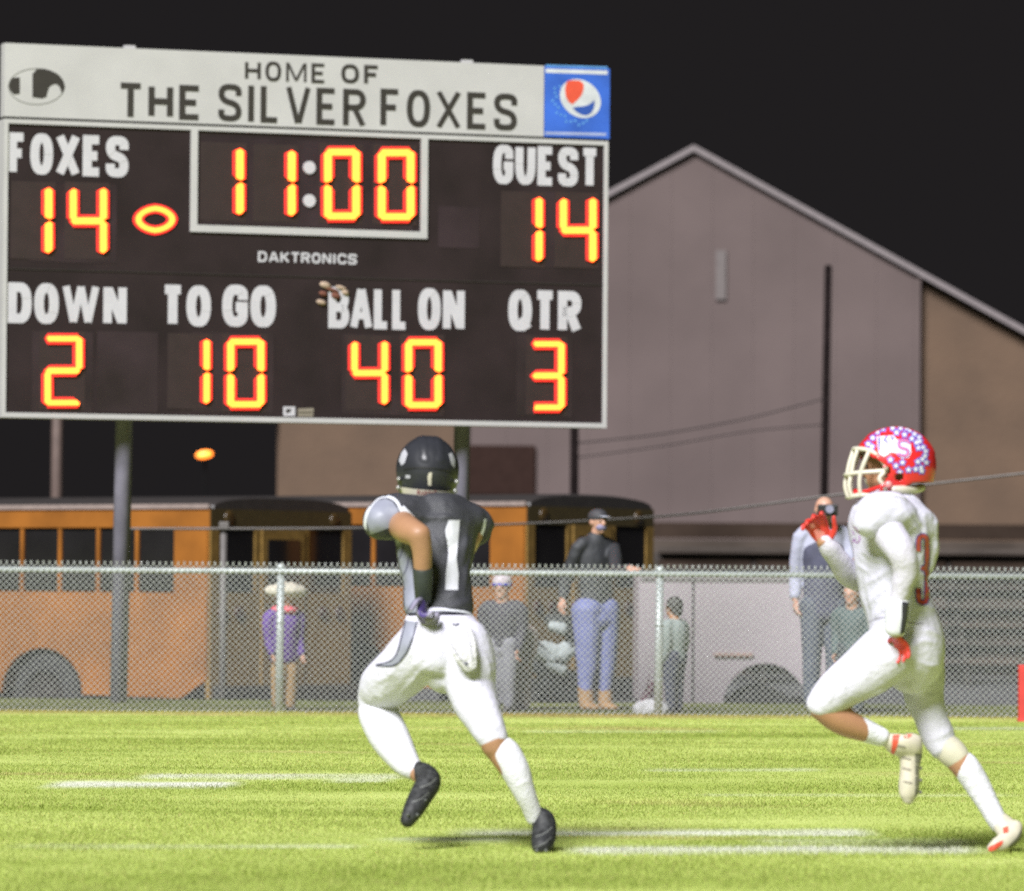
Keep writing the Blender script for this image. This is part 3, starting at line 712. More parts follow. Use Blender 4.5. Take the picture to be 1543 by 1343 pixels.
    for k in range(n):
        j = (k+1) % n; F += [(2*n+k, 2*n+j, 3*n+j, 3*n+k), (k, j, 2*n+j, 2*n+k), (n+k, 3*n+k, 3*n+j, n+j)]
    mesh('possession_ring', V, F, LED, root)
    V = []
    for h in (.0125, .024):
        for rx, ry in ((33.5, 23.5), (17.5, 9.5)):
            for k in range(n): a = 2*math.pi*k/n; V.append(B3(*BP(cx+rx*math.cos(a), cy+ry*math.sin(a)*(1-.12*abs(math.cos(a)))), h))
    mesh('ring_glow', V, F, GLOW, root)
    for yy in (253, 303):
        V = []; c = BP(465, yy); V = [B3(c[0]+.058*math.cos(2*math.pi*k/20), c[1]+.058*math.sin(2*math.pi*k/20), h) for h in (.0167, .03) for k in range(20)]
        F = [(k, (k+1) % 20, 20+(k+1) % 20, 20+k) for k in range(20)] + [tuple(range(20, 40))]
        mesh('colon_dot', V, F, let, root)
    # left emblem: oval with dark bar and head shape
    def polyb(name, pts, h, m, par=root): return flat2(name, [BP(*p) for p in pts], [tuple(range(len(pts)))], h, m, par)
    ring_pts = [(54+42*math.cos(a), 131+27*math.sin(a)) for a in [2*math.pi*k/40 for k in range(40)]]
    V2, F2 = ribbon(ring_pts, 1.3, 1, True); flat2('emblem', [BP(*p) for p in V2], F2, .0215, mat('emblem_line', (.13,.13,.12), .6))
    polyb('emblem', [(29,117),(29,142),(20,143),(15,138),(12.5,131),(14,124),(18,118)], .0218, ink)
    polyb('emblem', [(48,112),(55,104.5),(66,104),(76,107),(86,112),(92,118),(96,126),(97,133),(94,140),(92,141),(90,134),(87,129),(82,127),(77,129),(73,132),(71,139),(69,147),(62,149),(48,147)], .0218, ink)
    # sponsor mark: a generic round globe mark in red, white and blue
    wh = mat('sponsor_white', (.50,.52,.56), .5); rd = mat('sponsor_red', (.62,.075,.04), .5); db = mat('sponsor_deep_blue', (.022,.07,.33), .5)
    cx, cy = 873, 149
    def Rr(px_, py_, a=math.radians(38)): return (cx+px_*math.cos(a)-py_*math.sin(a), cy+px_*math.sin(a)+py_*math.cos(a))
    el = lambda rx, ry, ox=0, oy=0, n=40: [Rr(ox+rx*math.cos(2*math.pi*k/n), oy+ry*math.sin(2*math.pi*k/n)) for k in range(n)]
    polyb('sponsor_emblem', el(33, 27), .0265, wh, sp)
    polyb('sponsor_emblem', [(854,122),(862,121.5),(872,122),(878,127),(878,135),(875,144),(869,151),(861,158),(855,154),(851,146),(850,136),(851,128)], .0272, rd, sp)
    polyb('sponsor_emblem', [(861,163),(868,161.5),(876,161),(884,159),(890,155.5),(894,151),(894.5,158),(893,165),(889,171),(883,174.5),(876,174),(868,170)], .0272, db, sp)
    polyb('sponsor_stripe', [(821,104),(914,107),(914,113),(821,110)], .0262, wh, sp)
    polyb('sponsor_stripe', [(820,199),(912,201),(912,205),(820,203)], .0262, mat('sponsor_pale', (.30,.34,.52), .5), sp)
    polyb('sponsor_stripe', [(821,98),(914,101),(914,103.5),(821,100.5)], .0262, mat('sponsor_sky', (.10,.28,.60), .5), sp)
    sky_ = mat('sponsor_sky', (.10,.28,.60), .5)
    for k in range(16):
        a = 1.3+k*.16; r_ = 36+(k % 3)*3; x_, y_ = cx+r_*math.cos(a), cy+r_*math.sin(a)*.95
        polyb('water_drop', [(x_-2.2,y_),(x_,y_-2.2),(x_+2.2,y_),(x_,y_+2.4)], .0264+.0002*(k % 2), sky_, sp)
    # small maker stickers low on the board, seam and rivets
    polyb('sticker', [(426,613),(444,613),(444,627),(426,627)], .0162, let); polyb('sticker', [(430,617),(439,616),(436,622),(430,623)], .0166, ink)
    polyb('sticker', [(448,616),(472,615),(471,628),(448,628)], .0162, mat('sticker_cream', (.20,.175,.14), .6)); polyb('sticker', [(449,621),(470,621),(470,623),(449,623)], .0166, mat('sticker_olive', (.06,.05,.03), .6))
    z = BP(450, 417)[1]; slab('panel_seam', fw, z-.006, U1-fw, z+.006, .0122, .0185, mat('seam_metal', (.035,.028,.03), .4, .3))
    # torn paper nest stuck by the B
    cream = mat('nest_paper', (.36,.27,.20), .8); brn = mat('nest_brown', (.14,.05,.03), .9)
    for px_, py_, a, b, m in ((489,430,9,5,cream),(486,443,7,4,brn),(483,456,8,4,cream),(499,437,12,3,brn),(513,434,9,3,cream),(519,441,6,4,cream),(505,446,8,5,brn)):
        u, z = BP(px_, py_); V, F = ball(B3(u, z, .022), a/165, .02, b/165, 12, yaw=math.atan2(bx.y, bx.x), pitch=.25); mesh('wasp_nest', V, F, m, root, True)
    # top lamps brackets and posts with cross beams
    for px_ in (197, 706):
        u, _ = BP(px_, 80); slab('lifting_eye', u-.05, zh+.001, u+.05, zh+.03, -.08, -.02, white)
    pg = mat('post_grey', (.150,.142,.185), .7, 0, var=.2, scale=5)
    for px_, pr in ((184, .078), (697, .075)):
        u = BP(px_, 645)[0]; c = B3(u, 0, -.32)
        MB().tube([Vector((c.x+.07, c.y, -.1)), Vector((c.x+.13, c.y, zh-.25))], pr, 16).build('post', pg, root, True)
    for z in (zb+.25, zt-.3, zh-.3): slab('cross_beam', .2, z-.05, U1-.2, z+.05, -.24, -.20, pg)
scoreboard()

# ------------------------------------------------------------------ people
SKIN_B = mat('skin_dark', (.29,.155,.085), .5, var=.08, k=1); SKIN_T = mat('skin_tan', (.31,.16,.088), .5, var=.08, k=1); SKIN_P = mat('skin_pale', (.42,.24,.17), .5, var=.08, k=1)
EYE = mat('eye_dark', (.02,.015,.012), .3, k=1)
X = Vector((1,0,0)); Y = Vector((0,1,0))
def px_loft(D0, secs, side=X, n=20, k=4):
    """secs: (px, py, depth, half width px[, half depth px])"""
    out = []
    for s in secs:
        D = D0 + s[2]; sc = D/F_PX; out.append((P(s[0], s[1], D), s[3]*sc, (s[4] if len(s) > 4 else s[3])*sc))
    return loft(out, side, n, k)
def px_ball(D0, px, py, d, a, b, c, **k):
    sc = (D0+d)/F_PX; return ball(P(px, py, D0+d), a*sc, b*sc, c*sc, **k)
def hand(wrist, direction, palm_n, size, curl, parent, m, name='hand', thumb=1, spread=.22, fat=1.15):
    """palm, four unequal fingers bent at the knuckles, and a thumb leaving the side of the palm"""
    d = Vector(direction).normalized(); nrm = Vector(palm_n); nrm = (nrm - d*nrm.dot(d)).normalized(); s = d.cross(nrm).normalized()*thumb
    wr = Vector(wrist); L = size
    pr = [loft([(wr - d*.012*L/.19, .025*L/.19, .021*L/.19), (wr + d*.15*L, .16*L, .085*L), (wr + d*.33*L, .215*L, .085*L), (wr + d*.47*L, .21*L, .07*L)], s, 14, 3)]
    for i, (o, ln) in enumerate(((.165, .43), (.055, .49), (-.055, .45), (-.155, .35))):
        base = wr + d*.42*L + s*o*L; dd = (d + s*o*spread*6).normalized(); p = [base]; cur = dd; c0 = curl*(1+.12*i)
        for f in (.45, .32, .23):
            cur = (Matrix.Rotation(c0, 3, s) @ cur).normalized(); p.append(p[-1] + cur*ln*L*f)
        pr.append(loft([(q, r*L*fat) for q, r in zip(p, (.052, .050, .046, .038))], nrm, 10, 3))
    b = wr + d*.12*L + s*.13*L; t1 = (d*.6 + s*.75 - nrm*.15*0).normalized(); q1 = b + t1*.2*L; t2 = (d*.85 + s*.35 + nrm*.2).normalized()
    pr.append(loft([(b - t1*.04*L, .06*L), (q1, .058*L), (q1 + t2*.16*L, .050*L), (q1 + t2*.28*L, .040*L)], nrm, 10, 3))
    return blob(name, pr, m, parent, voxel=.0045*L/.19, smooth=2)
def head(c, r, fwd, m, parent, name='head', body=None):
    """c centre, r half height; returns prims"""
    f = Vector(fwd).normalized(); yaw = math.atan2(f.y, f.x); R = Matrix.Rotation(yaw, 3, 'Z'); c = Vector(c)
    T = lambda x, y, z: c + R @ Vector((x, y, z))*r
    pr = [ball(T(-.08,0,.18), .86*r, .70*r, .80*r, 18, yaw), ball(T(.18,0,-.35), .55*r, .50*r, .60*r, 16, yaw),
          loft([(T(.70,0,.22), .06*r), (T(.86,0,-.05), .13*r), (T(.80,0,-.17), .15*r)], R @ Y, 8, 2),
          ball(T(.62,0,-.48), .12*r, .26*r, .08*r, 10, yaw), ball(T(.52,0,-.78), .20*r, .24*r, .16*r, 10, yaw)]
    for s in (-1, 1): pr.append(ball(T(-.05, s*.70, -.05), .16*r, .08*r, .24*r, 10, yaw))
    return pr, T, R, yaw
def eyes(T, r, yaw, parent):
    for s in (-1, 1):
        V, F = ball(T(.70, s*.27, .06), .07*r, .12*r, .06*r, 10, yaw); mesh('eye', V, F, EYE, parent, True)

# ---- player in black, running away from the camera
def player_black():
    D0 = 19.92
    g = G(818, 1286); root = empty('person', (g.x, g.y, 0), 'football player in black jersey number one and white pants running away', 'person')
    pl = lambda secs, **k: px_loft(D0, secs, **k)
    BLKJ = mat('jersey_black', (.034,.035,.042), .55, var=.25, scale=6, bump=.3, bscale=220, k=1); SIL = mat('jersey_silver', (.20,.21,.26), .5, var=.12, scale=12, k=1)
    WHT = mat('pants_white', (.64,.63,.74), .55, var=.04, scale=8, bump=.25, bscale=45, k=1); WPI = mat('piping_white', (.66,.68,.74), .5, k=1)
    SOCK = mat('sock_white', (.66,.66,.72), .8, var=.03, scale=30, bump=.3, bscale=90, k=1); SHOE = mat('shoe_black', (.022,.023,.024), .6, spec=.3, var=.75, scale=55, k=1)
    side = Vector((.95, .31, 0))
    # body: neck, head, arms and legs as one continuous skin
    Cs = P(657, 800, D0+.50)
    hp, T, R, yaw = head(P(644, 707, D0+.62), .108, (-.35,.92,-.05), SKIN_B, root)
    body = [pl([(650,745,.58,15),(652,775,.52,20),(657,830,.45,50,38),(664,925,.3,42,32),(668,965,.28,50,36)], side=side)] + hp + [
        pl([(600,785,.42,22),(612,797,.22,22),(631,806,.12,18)]), pl([(631,804,.12,18),(636,830,.13,15.5),(637,862,.15,13.5),(638,892,.18,11)]),
        pl([(708,802,.52,22),(696,832,.72,18),(684,852,.86,16)]), pl([(684,852,.86,15),(684,840,1.06,13),(670,818,1.2,10)]),
        pl([(636,970,.28,28),(598,1012,.42,24),(568,1050,.54,24)]), pl([(567,1060,.54,24),(588,1112,.42,23),(614,1150,.3,15),(634,1170,.26,13)]),
        pl([(700,975,.27,38),(712,1040,.22,33),(742,1112,.1,23),(747,1128,.1,20)]), pl([(747,1125,.1,20),(772,1158,.09,20),(789,1192,.1,15),(808,1235,.14,12)])]
    bd = blob('body', body, SKIN_B, root, voxel=.009, smooth=3)
    # jersey with shoulder pads under it
    jer = [pl([(664,940,.29,48,36),(662,925,.29,52,38),(660,900,.33,52,38),(657,862,.39,55,42),(657,820,.45,62,48),(656,794,.48,69,52),(654,774,.49,64,46),(650,763,.51,44,34),(649,755,.52,30,10)], side=side),
        pl([(630,782,.44,38,40),(604,777,.40,36,40),(586,782,.36,33,38),(574,788,.33,27,32)], side=Vector((.25,0,1))), pl([(680,785,.5,38,42),(705,788,.55,33,36),(719,800,.57,25,30)], side=Vector((-.35,0,1))),
        pl([(628,770,.48,22,40),(652,768,.5,20,38),(694,780,.53,23,40)], side=Vector((0,0,1)))]
    jo = blob('jersey', jer, BLKJ, root, voxel=.009, smooth=5, disp=.016, fine=.010, folds=[([(612,768),(640,779),(680,780),(715,792)],5),([(704,805),(694,850)],4.5),([(718,830),(702,860),(698,900)],5),([(655,850),(660,880),(650,915)],4.5),([(655,908),(685,914),(708,905)],4.5),([(640,800),(656,818),(663,840)],4.5),([(620,826),(606,850)],3.5),([(628,880),(612,900)],3.5),([(700,880),(684,896),(660,898)],4),([(660,765),(690,772)],3.5)])
    # pants
    pan = [pl([(662,926,.29,50,37),(663,940,.28,58,42),(667,965,.27,65,48),(670,992,.26,64,46),(668,1012,.27,50,34),(664,1020,.27,30,30)], side=side),
        pl([(642,968,.24,42),(624,992,.30,44),(600,1015,.38,41),(578,1035,.47,37),(567,1050,.52,30),(566,1062,.52,27)]),
        pl([(698,968,.25,42),(706,1005,.22,41),(710,1040,.20,37),(724,1075,.14,31),(738,1104,.1,26),(744,1115,.1,23)])]
    pan.append(px_ball(D0, 660, 1012, .27, 30, 30, 21))
    po = blob('pants', pan, WHT, root, voxel=.008, smooth=4, folds=[([(604,990),(590,1015),(565,1030)],4),([(645,998),(618,1030),(600,1052)],4.5),([(574,1030),(578,1050),(570,1066)],4),([(720,975),(734,1000),(738,1022)],4),([(698,1042),(722,1032),(742,1034)],4),([(718,1088),(738,1097),(757,1092)],4),([(650,955),(640,985),(622,1010)],4),([(585,1045),(562,1050)],3.5),([(735,1060),(750,1066)],3.5),([(664,940),(662,980),(664,1010)],3)], disp=.004, fine=.004)
    for nm, sec in (('sock', [(567,1070,.53,29),(574,1085,.49,31),(590,1116,.42,29.5),(612,1150,.31,21.5),(626,1162,.28,16)]), ('sock', [(754,1129,.1,22),(763,1138,.095,23.5),(777,1162,.09,22),(789,1192,.1,17.5),(799,1215,.12,14.5),(806,1233,.14,14)])):
        blob(nm, [pl(sec)], SOCK, root, voxel=.007, smooth=2, disp=.004, folds=[([(582,1134),(598,1124),(618,1120)],2.5),([(604,1152),(618,1142),(634,1140)],2.5),([(774,1188),(789,1179),(803,1175)],2.5),([(752,1150),(768,1146),(784,1140)],2.2)])
    for sec in ([(624,1158,.28,13),(638,1166,.26,17),(646,1178,.22,19),(634,1200,.17,18),(622,1222,.12,15.5),(613,1238,.1,11)], [(806,1228,.15,14),(818,1236,.14,18),(820,1252,.12,19),(818,1268,.08,18),(816,1276,.03,15)]):
        sh = blob('shoe', [pl(sec, side=X)], SHOE, root, voxel=.006, smooth=2)
        a, b = sec[-3], sec[-2]
        for k in range(6):   # cleats on the sole
            q = sec[2+k//2]; dx = (-7 if k % 2 else 7); V, F = ball(P(q[0]+dx, q[1]+6, D0+q[2]-.045), .008, .014, .008, 8); mesh('cleat', V, F, mat('cleat_grey', (.07,.075,.07), .4, k=1), sh, True)
        bt = bvh_of(sh); 
        for k in range(2):
            q0 = sec[2+k]; V2, F2 = ribbon([(q0[0]-13, q0[1]+9), (q0[0]+2, q0[1]+3), (q0[0]+12, q0[1]-6)], 1.6); decal('lace_stripe', V2, F2, bt, mat('shoe_grey', (.12,.125,.12), .5, k=1), sh, .002, 4)
    # wrist sleeve and gloved hand
    blob('wrist_sleeve', [pl([(637,860,.15,15.5),(637.5,880,.16,14.5),(638,902,.19,13)])], mat('sleeve_black', (.022,.028,.026), .6, k=1), root, voxel=.006, smooth=2)
    GLV = mat('glove_lilac', (.22,.205,.285), .5, var=.1, k=1); wr = P(638, 902, D0+.19); dirn = P(633, 945, D0+.12) - wr
    hd = hand(wr, dirn, (-.9,.4,0), .20, .75, root, GLV, thumb=-1)
    hb = bvh_of(hd); decal('glove_stripe', *poly((630,905),(640,903),(644,925),(640,940),(631,938)), hb, mat('glove_purple', (.06,.04,.16), .5, k=1), hd, .002, 4)
    wr2 = P(670, 818, D0+1.2); hand(wr2, (-.3,.5,.8), (-.8,-.4,0), .165, .7, root, GLV)
    # fabric details
    jb = bvh_of(jo); pb = bvh_of(po, jo)
    decal('jersey_number', *poly((676,784),(693,784),(691,806),(688,842),(691,866),(690,889),(671,889),(672,864),(676,832),(677,806),(672,808),(671,799)), jb, mat('number_white', (.60,.61,.66), .5, k=1), jo, .0035, 4)
    decal('side_panel', *poly((585,812),(603,815),(618,822),(620,850),(625,880),(630,905),(632,925),(612,935),(604,925),(602,890),(592,850)), jb, SIL, jo, .003, 4)
    decal('side_panel', *poly((552,785),(556,768),(566,755),(580,751),(592,756),(600,768),(602,784),(590,794),(575,800),(558,806)), jb, SIL, jo, .003, 4)
    for rp, wd in (([(551,806),(550,785),(556,767),(568,752),(582,748),(596,754),(604,768),(607,780)], 4.2), ([(590,826),(600,862),(604,892),(604,925)], 3.0), ([(606,764),(616,774),(622,780)], 6), ([(731,782),(729,796),(723,812)], 4.0), ([(711,852),(713,870),(712,888)], 3.0)):
        decal('piping', *ribbon(rp, wd), jb, WPI, jo, .0045, 4)
    for rp in ([(608,820),(604,836),(596,852)], [(616,838),(612,858),(602,876)], [(628,900),(618,914),(610,928)]):
        decal('fold_shade', *ribbon(rp, 1.8), jb, mat('seam_and_shade_navy', (.05,.05,.09), .6, k=1), jo, .0045, 4)  # crease shade of the side panel painted on as dark strokes
    decal('belt', *ribbon([(608,926),(640,925),(680,924),(718,924)], 4.5), pb, mat('belt_black', (.02,.02,.03), .4, k=1), po, .004, 5)
    decal('waistband', *ribbon([(648,920),(668,919),(700,922),(716,928)], 3), pb, WPI, po, .006, 4)
    decal('side_stripe', *poly((612,935),(627,937),(622,958),(612,982),(600,998),(590,1003),(572,1003),(590,997),(600,985),(606,960)), pb, mat('stripe_grey', (.24,.25,.31), .55, k=1), po, .004, 4)
    for rp in ([(628,936),(623,958),(613,983),(600,999),(588,1004),(566,1003)], [(611,935),(604,962),(597,986),(586,997),(566,1002)]):
        decal('piping', *ribbon(rp, 1.8), pb, mat('seam_and_shade_navy', (.05,.05,.09), .6, k=1), po, .005, 4)
    # towel hanging from the belt
    tw = [pl([(690,932,.10,15,4),(692,950,.075,19,5),(697,972,.06,21,6),(703,992,.06,17,5),(710,1008,.07,10,4)])]
    to = blob('towel', tw, mat('towel_white', (.66,.65,.70), .9, var=.05, bump=.6, bscale=60, k=1), root, voxel=.005, smooth=2, disp=.010)
    tb = bvh_of(to)
    for rp in ([(676,940),(678,962),(688,985),(706,1006)], [(702,945),(708,968),(712,995)]): decal('towel_hem', *ribbon(rp, 1.3), tb, mat('hem_grey', (.26,.26,.32), .8, k=1), to, .003, 4)
    decal('towel_mark', *poly((682,937),(686,941),(690,937),(693,941),(688,944),(681,942)), tb, mat('seam_and_shade_navy', (.05,.05,.09), .6, k=1), to, .003, 3)
    decal('towel_mark', *poly((699,1000),(703,997),(706,1001),(701,1003)), tb, mat('seam_and_shade_navy', (.05,.05,.09), .6, k=1), to, .003, 3)
    # helmet
    hm = helmet(root, P(644, 708, D0+.60), (-.16, .985, 0), .128, mat('helmet_black', (.022,.023,.028), .36, spec=.3, var=.2, k=1), mat('mask_black', (.02,.02,.022), .4, k=1), roll=.04, tilt=-.02, rear=-.110)
    hb = bvh_of(hm['shell']); sh = hm['shell']; cr = mat('bumper_cream', (.52,.49,.40), .5, k=1)
    decal('helmet_number', *poly((646,713),(651,712),(650,722),(650,732),(645,732),(646,719),(644,719)), hb, cr, sh, .003, 3)
    decal('helmet_seam', *ribbon([(608,708),(625,705),(645,705),(668,708),(682,713)], 1.6), hb, mat('seam_dark', (.004,.004,.005), .6, k=1), sh, .003, 4)
    bp = decal('neck_bumper', *poly((604,734),(625,737),(650,739),(672,740),(680,739),(679,749),(660,749.5),(630,747),(604,743)), hb, cr, sh, .006, 4)
    t = bpy.data.curves.new('bumper_text', 'FONT'); t.body = 'Riddell'; t.size = 11; t.align_x = 'CENTER'
    to_ = bpy.data.objects.new('bumper_text', t); COL.objects.link(to_); dg = bpy.context.evaluated_depsgraph_get(); dg.update(); tm = bpy.data.meshes.new_from_object(to_.evaluated_get(dg)); bpy.data.objects.remove(to_)
    decal('bumper_lettering', [(643+v.co.x, 746-v.co.y) for v in tm.vertices], [tuple(p.vertices) for p in tm.polygons], hb, mat('riddell_red', (.22,.04,.04), .6, k=1), sh, .0085, 4)
    for pts in ([(605,682),(610,676),(614,684),(610,697),(605,702),(601,694)], [(676,684),(681,682),(686,694),(685,706),(680,700)], [(611,716),(618,716),(618,721),(611,721)]):
        decal('helmet_sticker', *poly(*pts), hb, mat('sticker_silver', (.42,.42,.47), .35, k=1), sh, .003, 4)
    for px, py in ((601,722),(600,735),(688,726),(686,740)):
        V, F = px_ball(D0, px, py, .52, 3.2, 5, 3.6, n=10); mesh('strap_clip', V, F, mat('clip_metal', (.42,.42,.40), .3, .4, k=1), sh, True)

def helmet(root, c, fwd, R_, shell_m, mask_m, roll=0.0, tilt=0.0, rear=-.066, bar=.0060):
    """American football helmet: shell with face opening and ear holes, bar mask"""
    f = Vector(fwd).normalized(); yaw = math.atan2(f.y, f.x); M = Matrix.Rotation(yaw, 3, 'Z') @ Matrix.Rotation(tilt, 3, 'Y') @ Matrix.Rotation(roll, 3, 'X'); c = Vector(c); s = R_/.130
    T = lambda x, y, z: c + M @ Vector((x, y, z))*s
    nu, nv = 96, 64; ax, ay, zt, zb = .148, .124, .135, -.125
    V = []; idx = {}
    def keep(x, z):
        # side-view outline of the face opening and of the lower rim
        if x > .0:
            fx = .118 if z > .045 else (.118 - (.045-z)/.06*.075 if z > -.015 else (.043 + (-.015-z)*.55))
            if z < .062 and x > fx: return False
        u = min(1, max(0, (x+.035)/.05)); lim = rear + (min(-.094, rear)-rear)*u
        return z > lim
    grid = []
    for i in range(nv+1):
        row = []
        z = zt*math.cos(math.pi/2*(i/(nv*.5))) if i <= nv*.5 else zb*((i-nv*.5)/(nv*.5))
        h = math.sqrt(max(0, 1-(z/zt)**2)) if z > 0 else 1 - .20*(z/zb)**2
        if i == 0: h = .001
        for k in range(nu):
            a = 2*math.pi*k/nu; x = ax*h*math.cos(a); y = ay*h*math.sin(a)
            if z < 0 and x > 0: y *= 1 - .10*(z/zb)
            if z < -.02 and x < 0: x *= 1 - .10*((z+.02)/(zb))**1
            row.append(Vector((x, y, z)))
        grid.append(row)
    bm = bmesh.new(); vs = [[bm.verts.new(p) for p in row] for row in grid]
    for i in range(nv):
        for k in range(nu):
            q = [vs[i][k], vs[i+1][k], vs[i+1][(k+1) % nu], vs[i][(k+1) % nu]]
            cc = sum((v.co for v in q), Vector())/4
            eh = abs(cc.y) > .08 and ((cc.x-.012)/.016)**2 + ((cc.z+.045)/.013)**2 < 1
            if keep(cc.x, cc.z) and not eh: bm.faces.new(q)
    bmesh.ops.delete(bm, geom=[v for v in bm.verts if not v.link_faces], context='VERTS')
    # raised ridge along the crown
    for v in bm.verts:
        if v.co.z > .03 and abs(abs(v.co.y)-.034) < .012 and v.co.x < .09: v.co *= 1.022
    bmesh.ops.smooth_vert(bm, verts=bm.verts[:], factor=.4, use_axis_x=True, use_axis_y=True, use_axis_z=True)
    bmesh.ops.recalc_face_normals(bm, faces=bm.faces)
    bmesh.ops.solidify(bm, geom=bm.faces[:], thickness=-.006)
    bm.verts.index_update()
    V = [T(*v.co) for v in bm.verts]; F = [tuple(v.index for v in q.verts) for q in bm.faces]; bm.free()
    me = mesh('helmet', V, F, shell_m, root, True)
    bm = bmesh.new(); bm.from_mesh(me.data); bmesh.ops.recalc_face_normals(bm, faces=bm.faces); bm.to_mesh(me.data); bm.free()
    bars = []
    r = bar*s
    def arc(z0, z1, xf, yw, zc):   # a bar that wraps from one side of the face to the other
        pts = [(.055, -.098, z0), (.095, -.088, (z0+z1)/2), (xf-.02, -yw, z1), (xf, -yw*.5, zc), (xf+.004, 0, zc), (xf, yw*.5, zc), (xf-.02, yw, z1), (.095, .088, (z0+z1)/2), (.055, .098, z0)]
        return [T(*p) for p in catmull([Vector(p) for p in pts], 3)]
    for a in ((-.02, -.022, .178, .060, -.026), (-.100, -.104, .176, .056, -.108)): bars.append(arc(*a))
    bars.append([T(*p) for p in catmull([Vector(p) for p in ((.075,-.098,.030),(.108,-.078,.056),(.140,-.035,.066),(.146,0,.067),(.140,.035,.066),(.108,.078,.056),(.075,.098,.030))], 3)])
    for sy in (-1, 1):
        bars.append([T(*p) for p in catmull([Vector(p) for p in ((.142, sy*.030, .064),(.160, sy*.030, .02),(.172, sy*.032, -.026),(.182, sy*.032, -.066),(.174, sy*.030, -.107))], 3)])
        bars.append([T(*p) for p in catmull([Vector(p) for p in ((.112, sy*.074, .052),(.132, sy*.072, .012),(.146, sy*.068, -.024),(.152, sy*.066, -.064),(.148, sy*.060, -.105))], 3)])
        bars.append([T(*p) for p in catmull([Vector(p) for p in ((.085, sy*.096, .034),(.060, sy*.105, .0),(.062, sy*.102, -.022),(.085, sy*.098, -.048),(.066, sy*.100, -.078),(.064, sy*.096, -.100))], 3)])
    mo = []
    for b in bars: mo.append(MB().tube(b, r, 8).build('mask_bar', mask_m, me, True))
    return {'shell': me, 'T': T, 's': s}

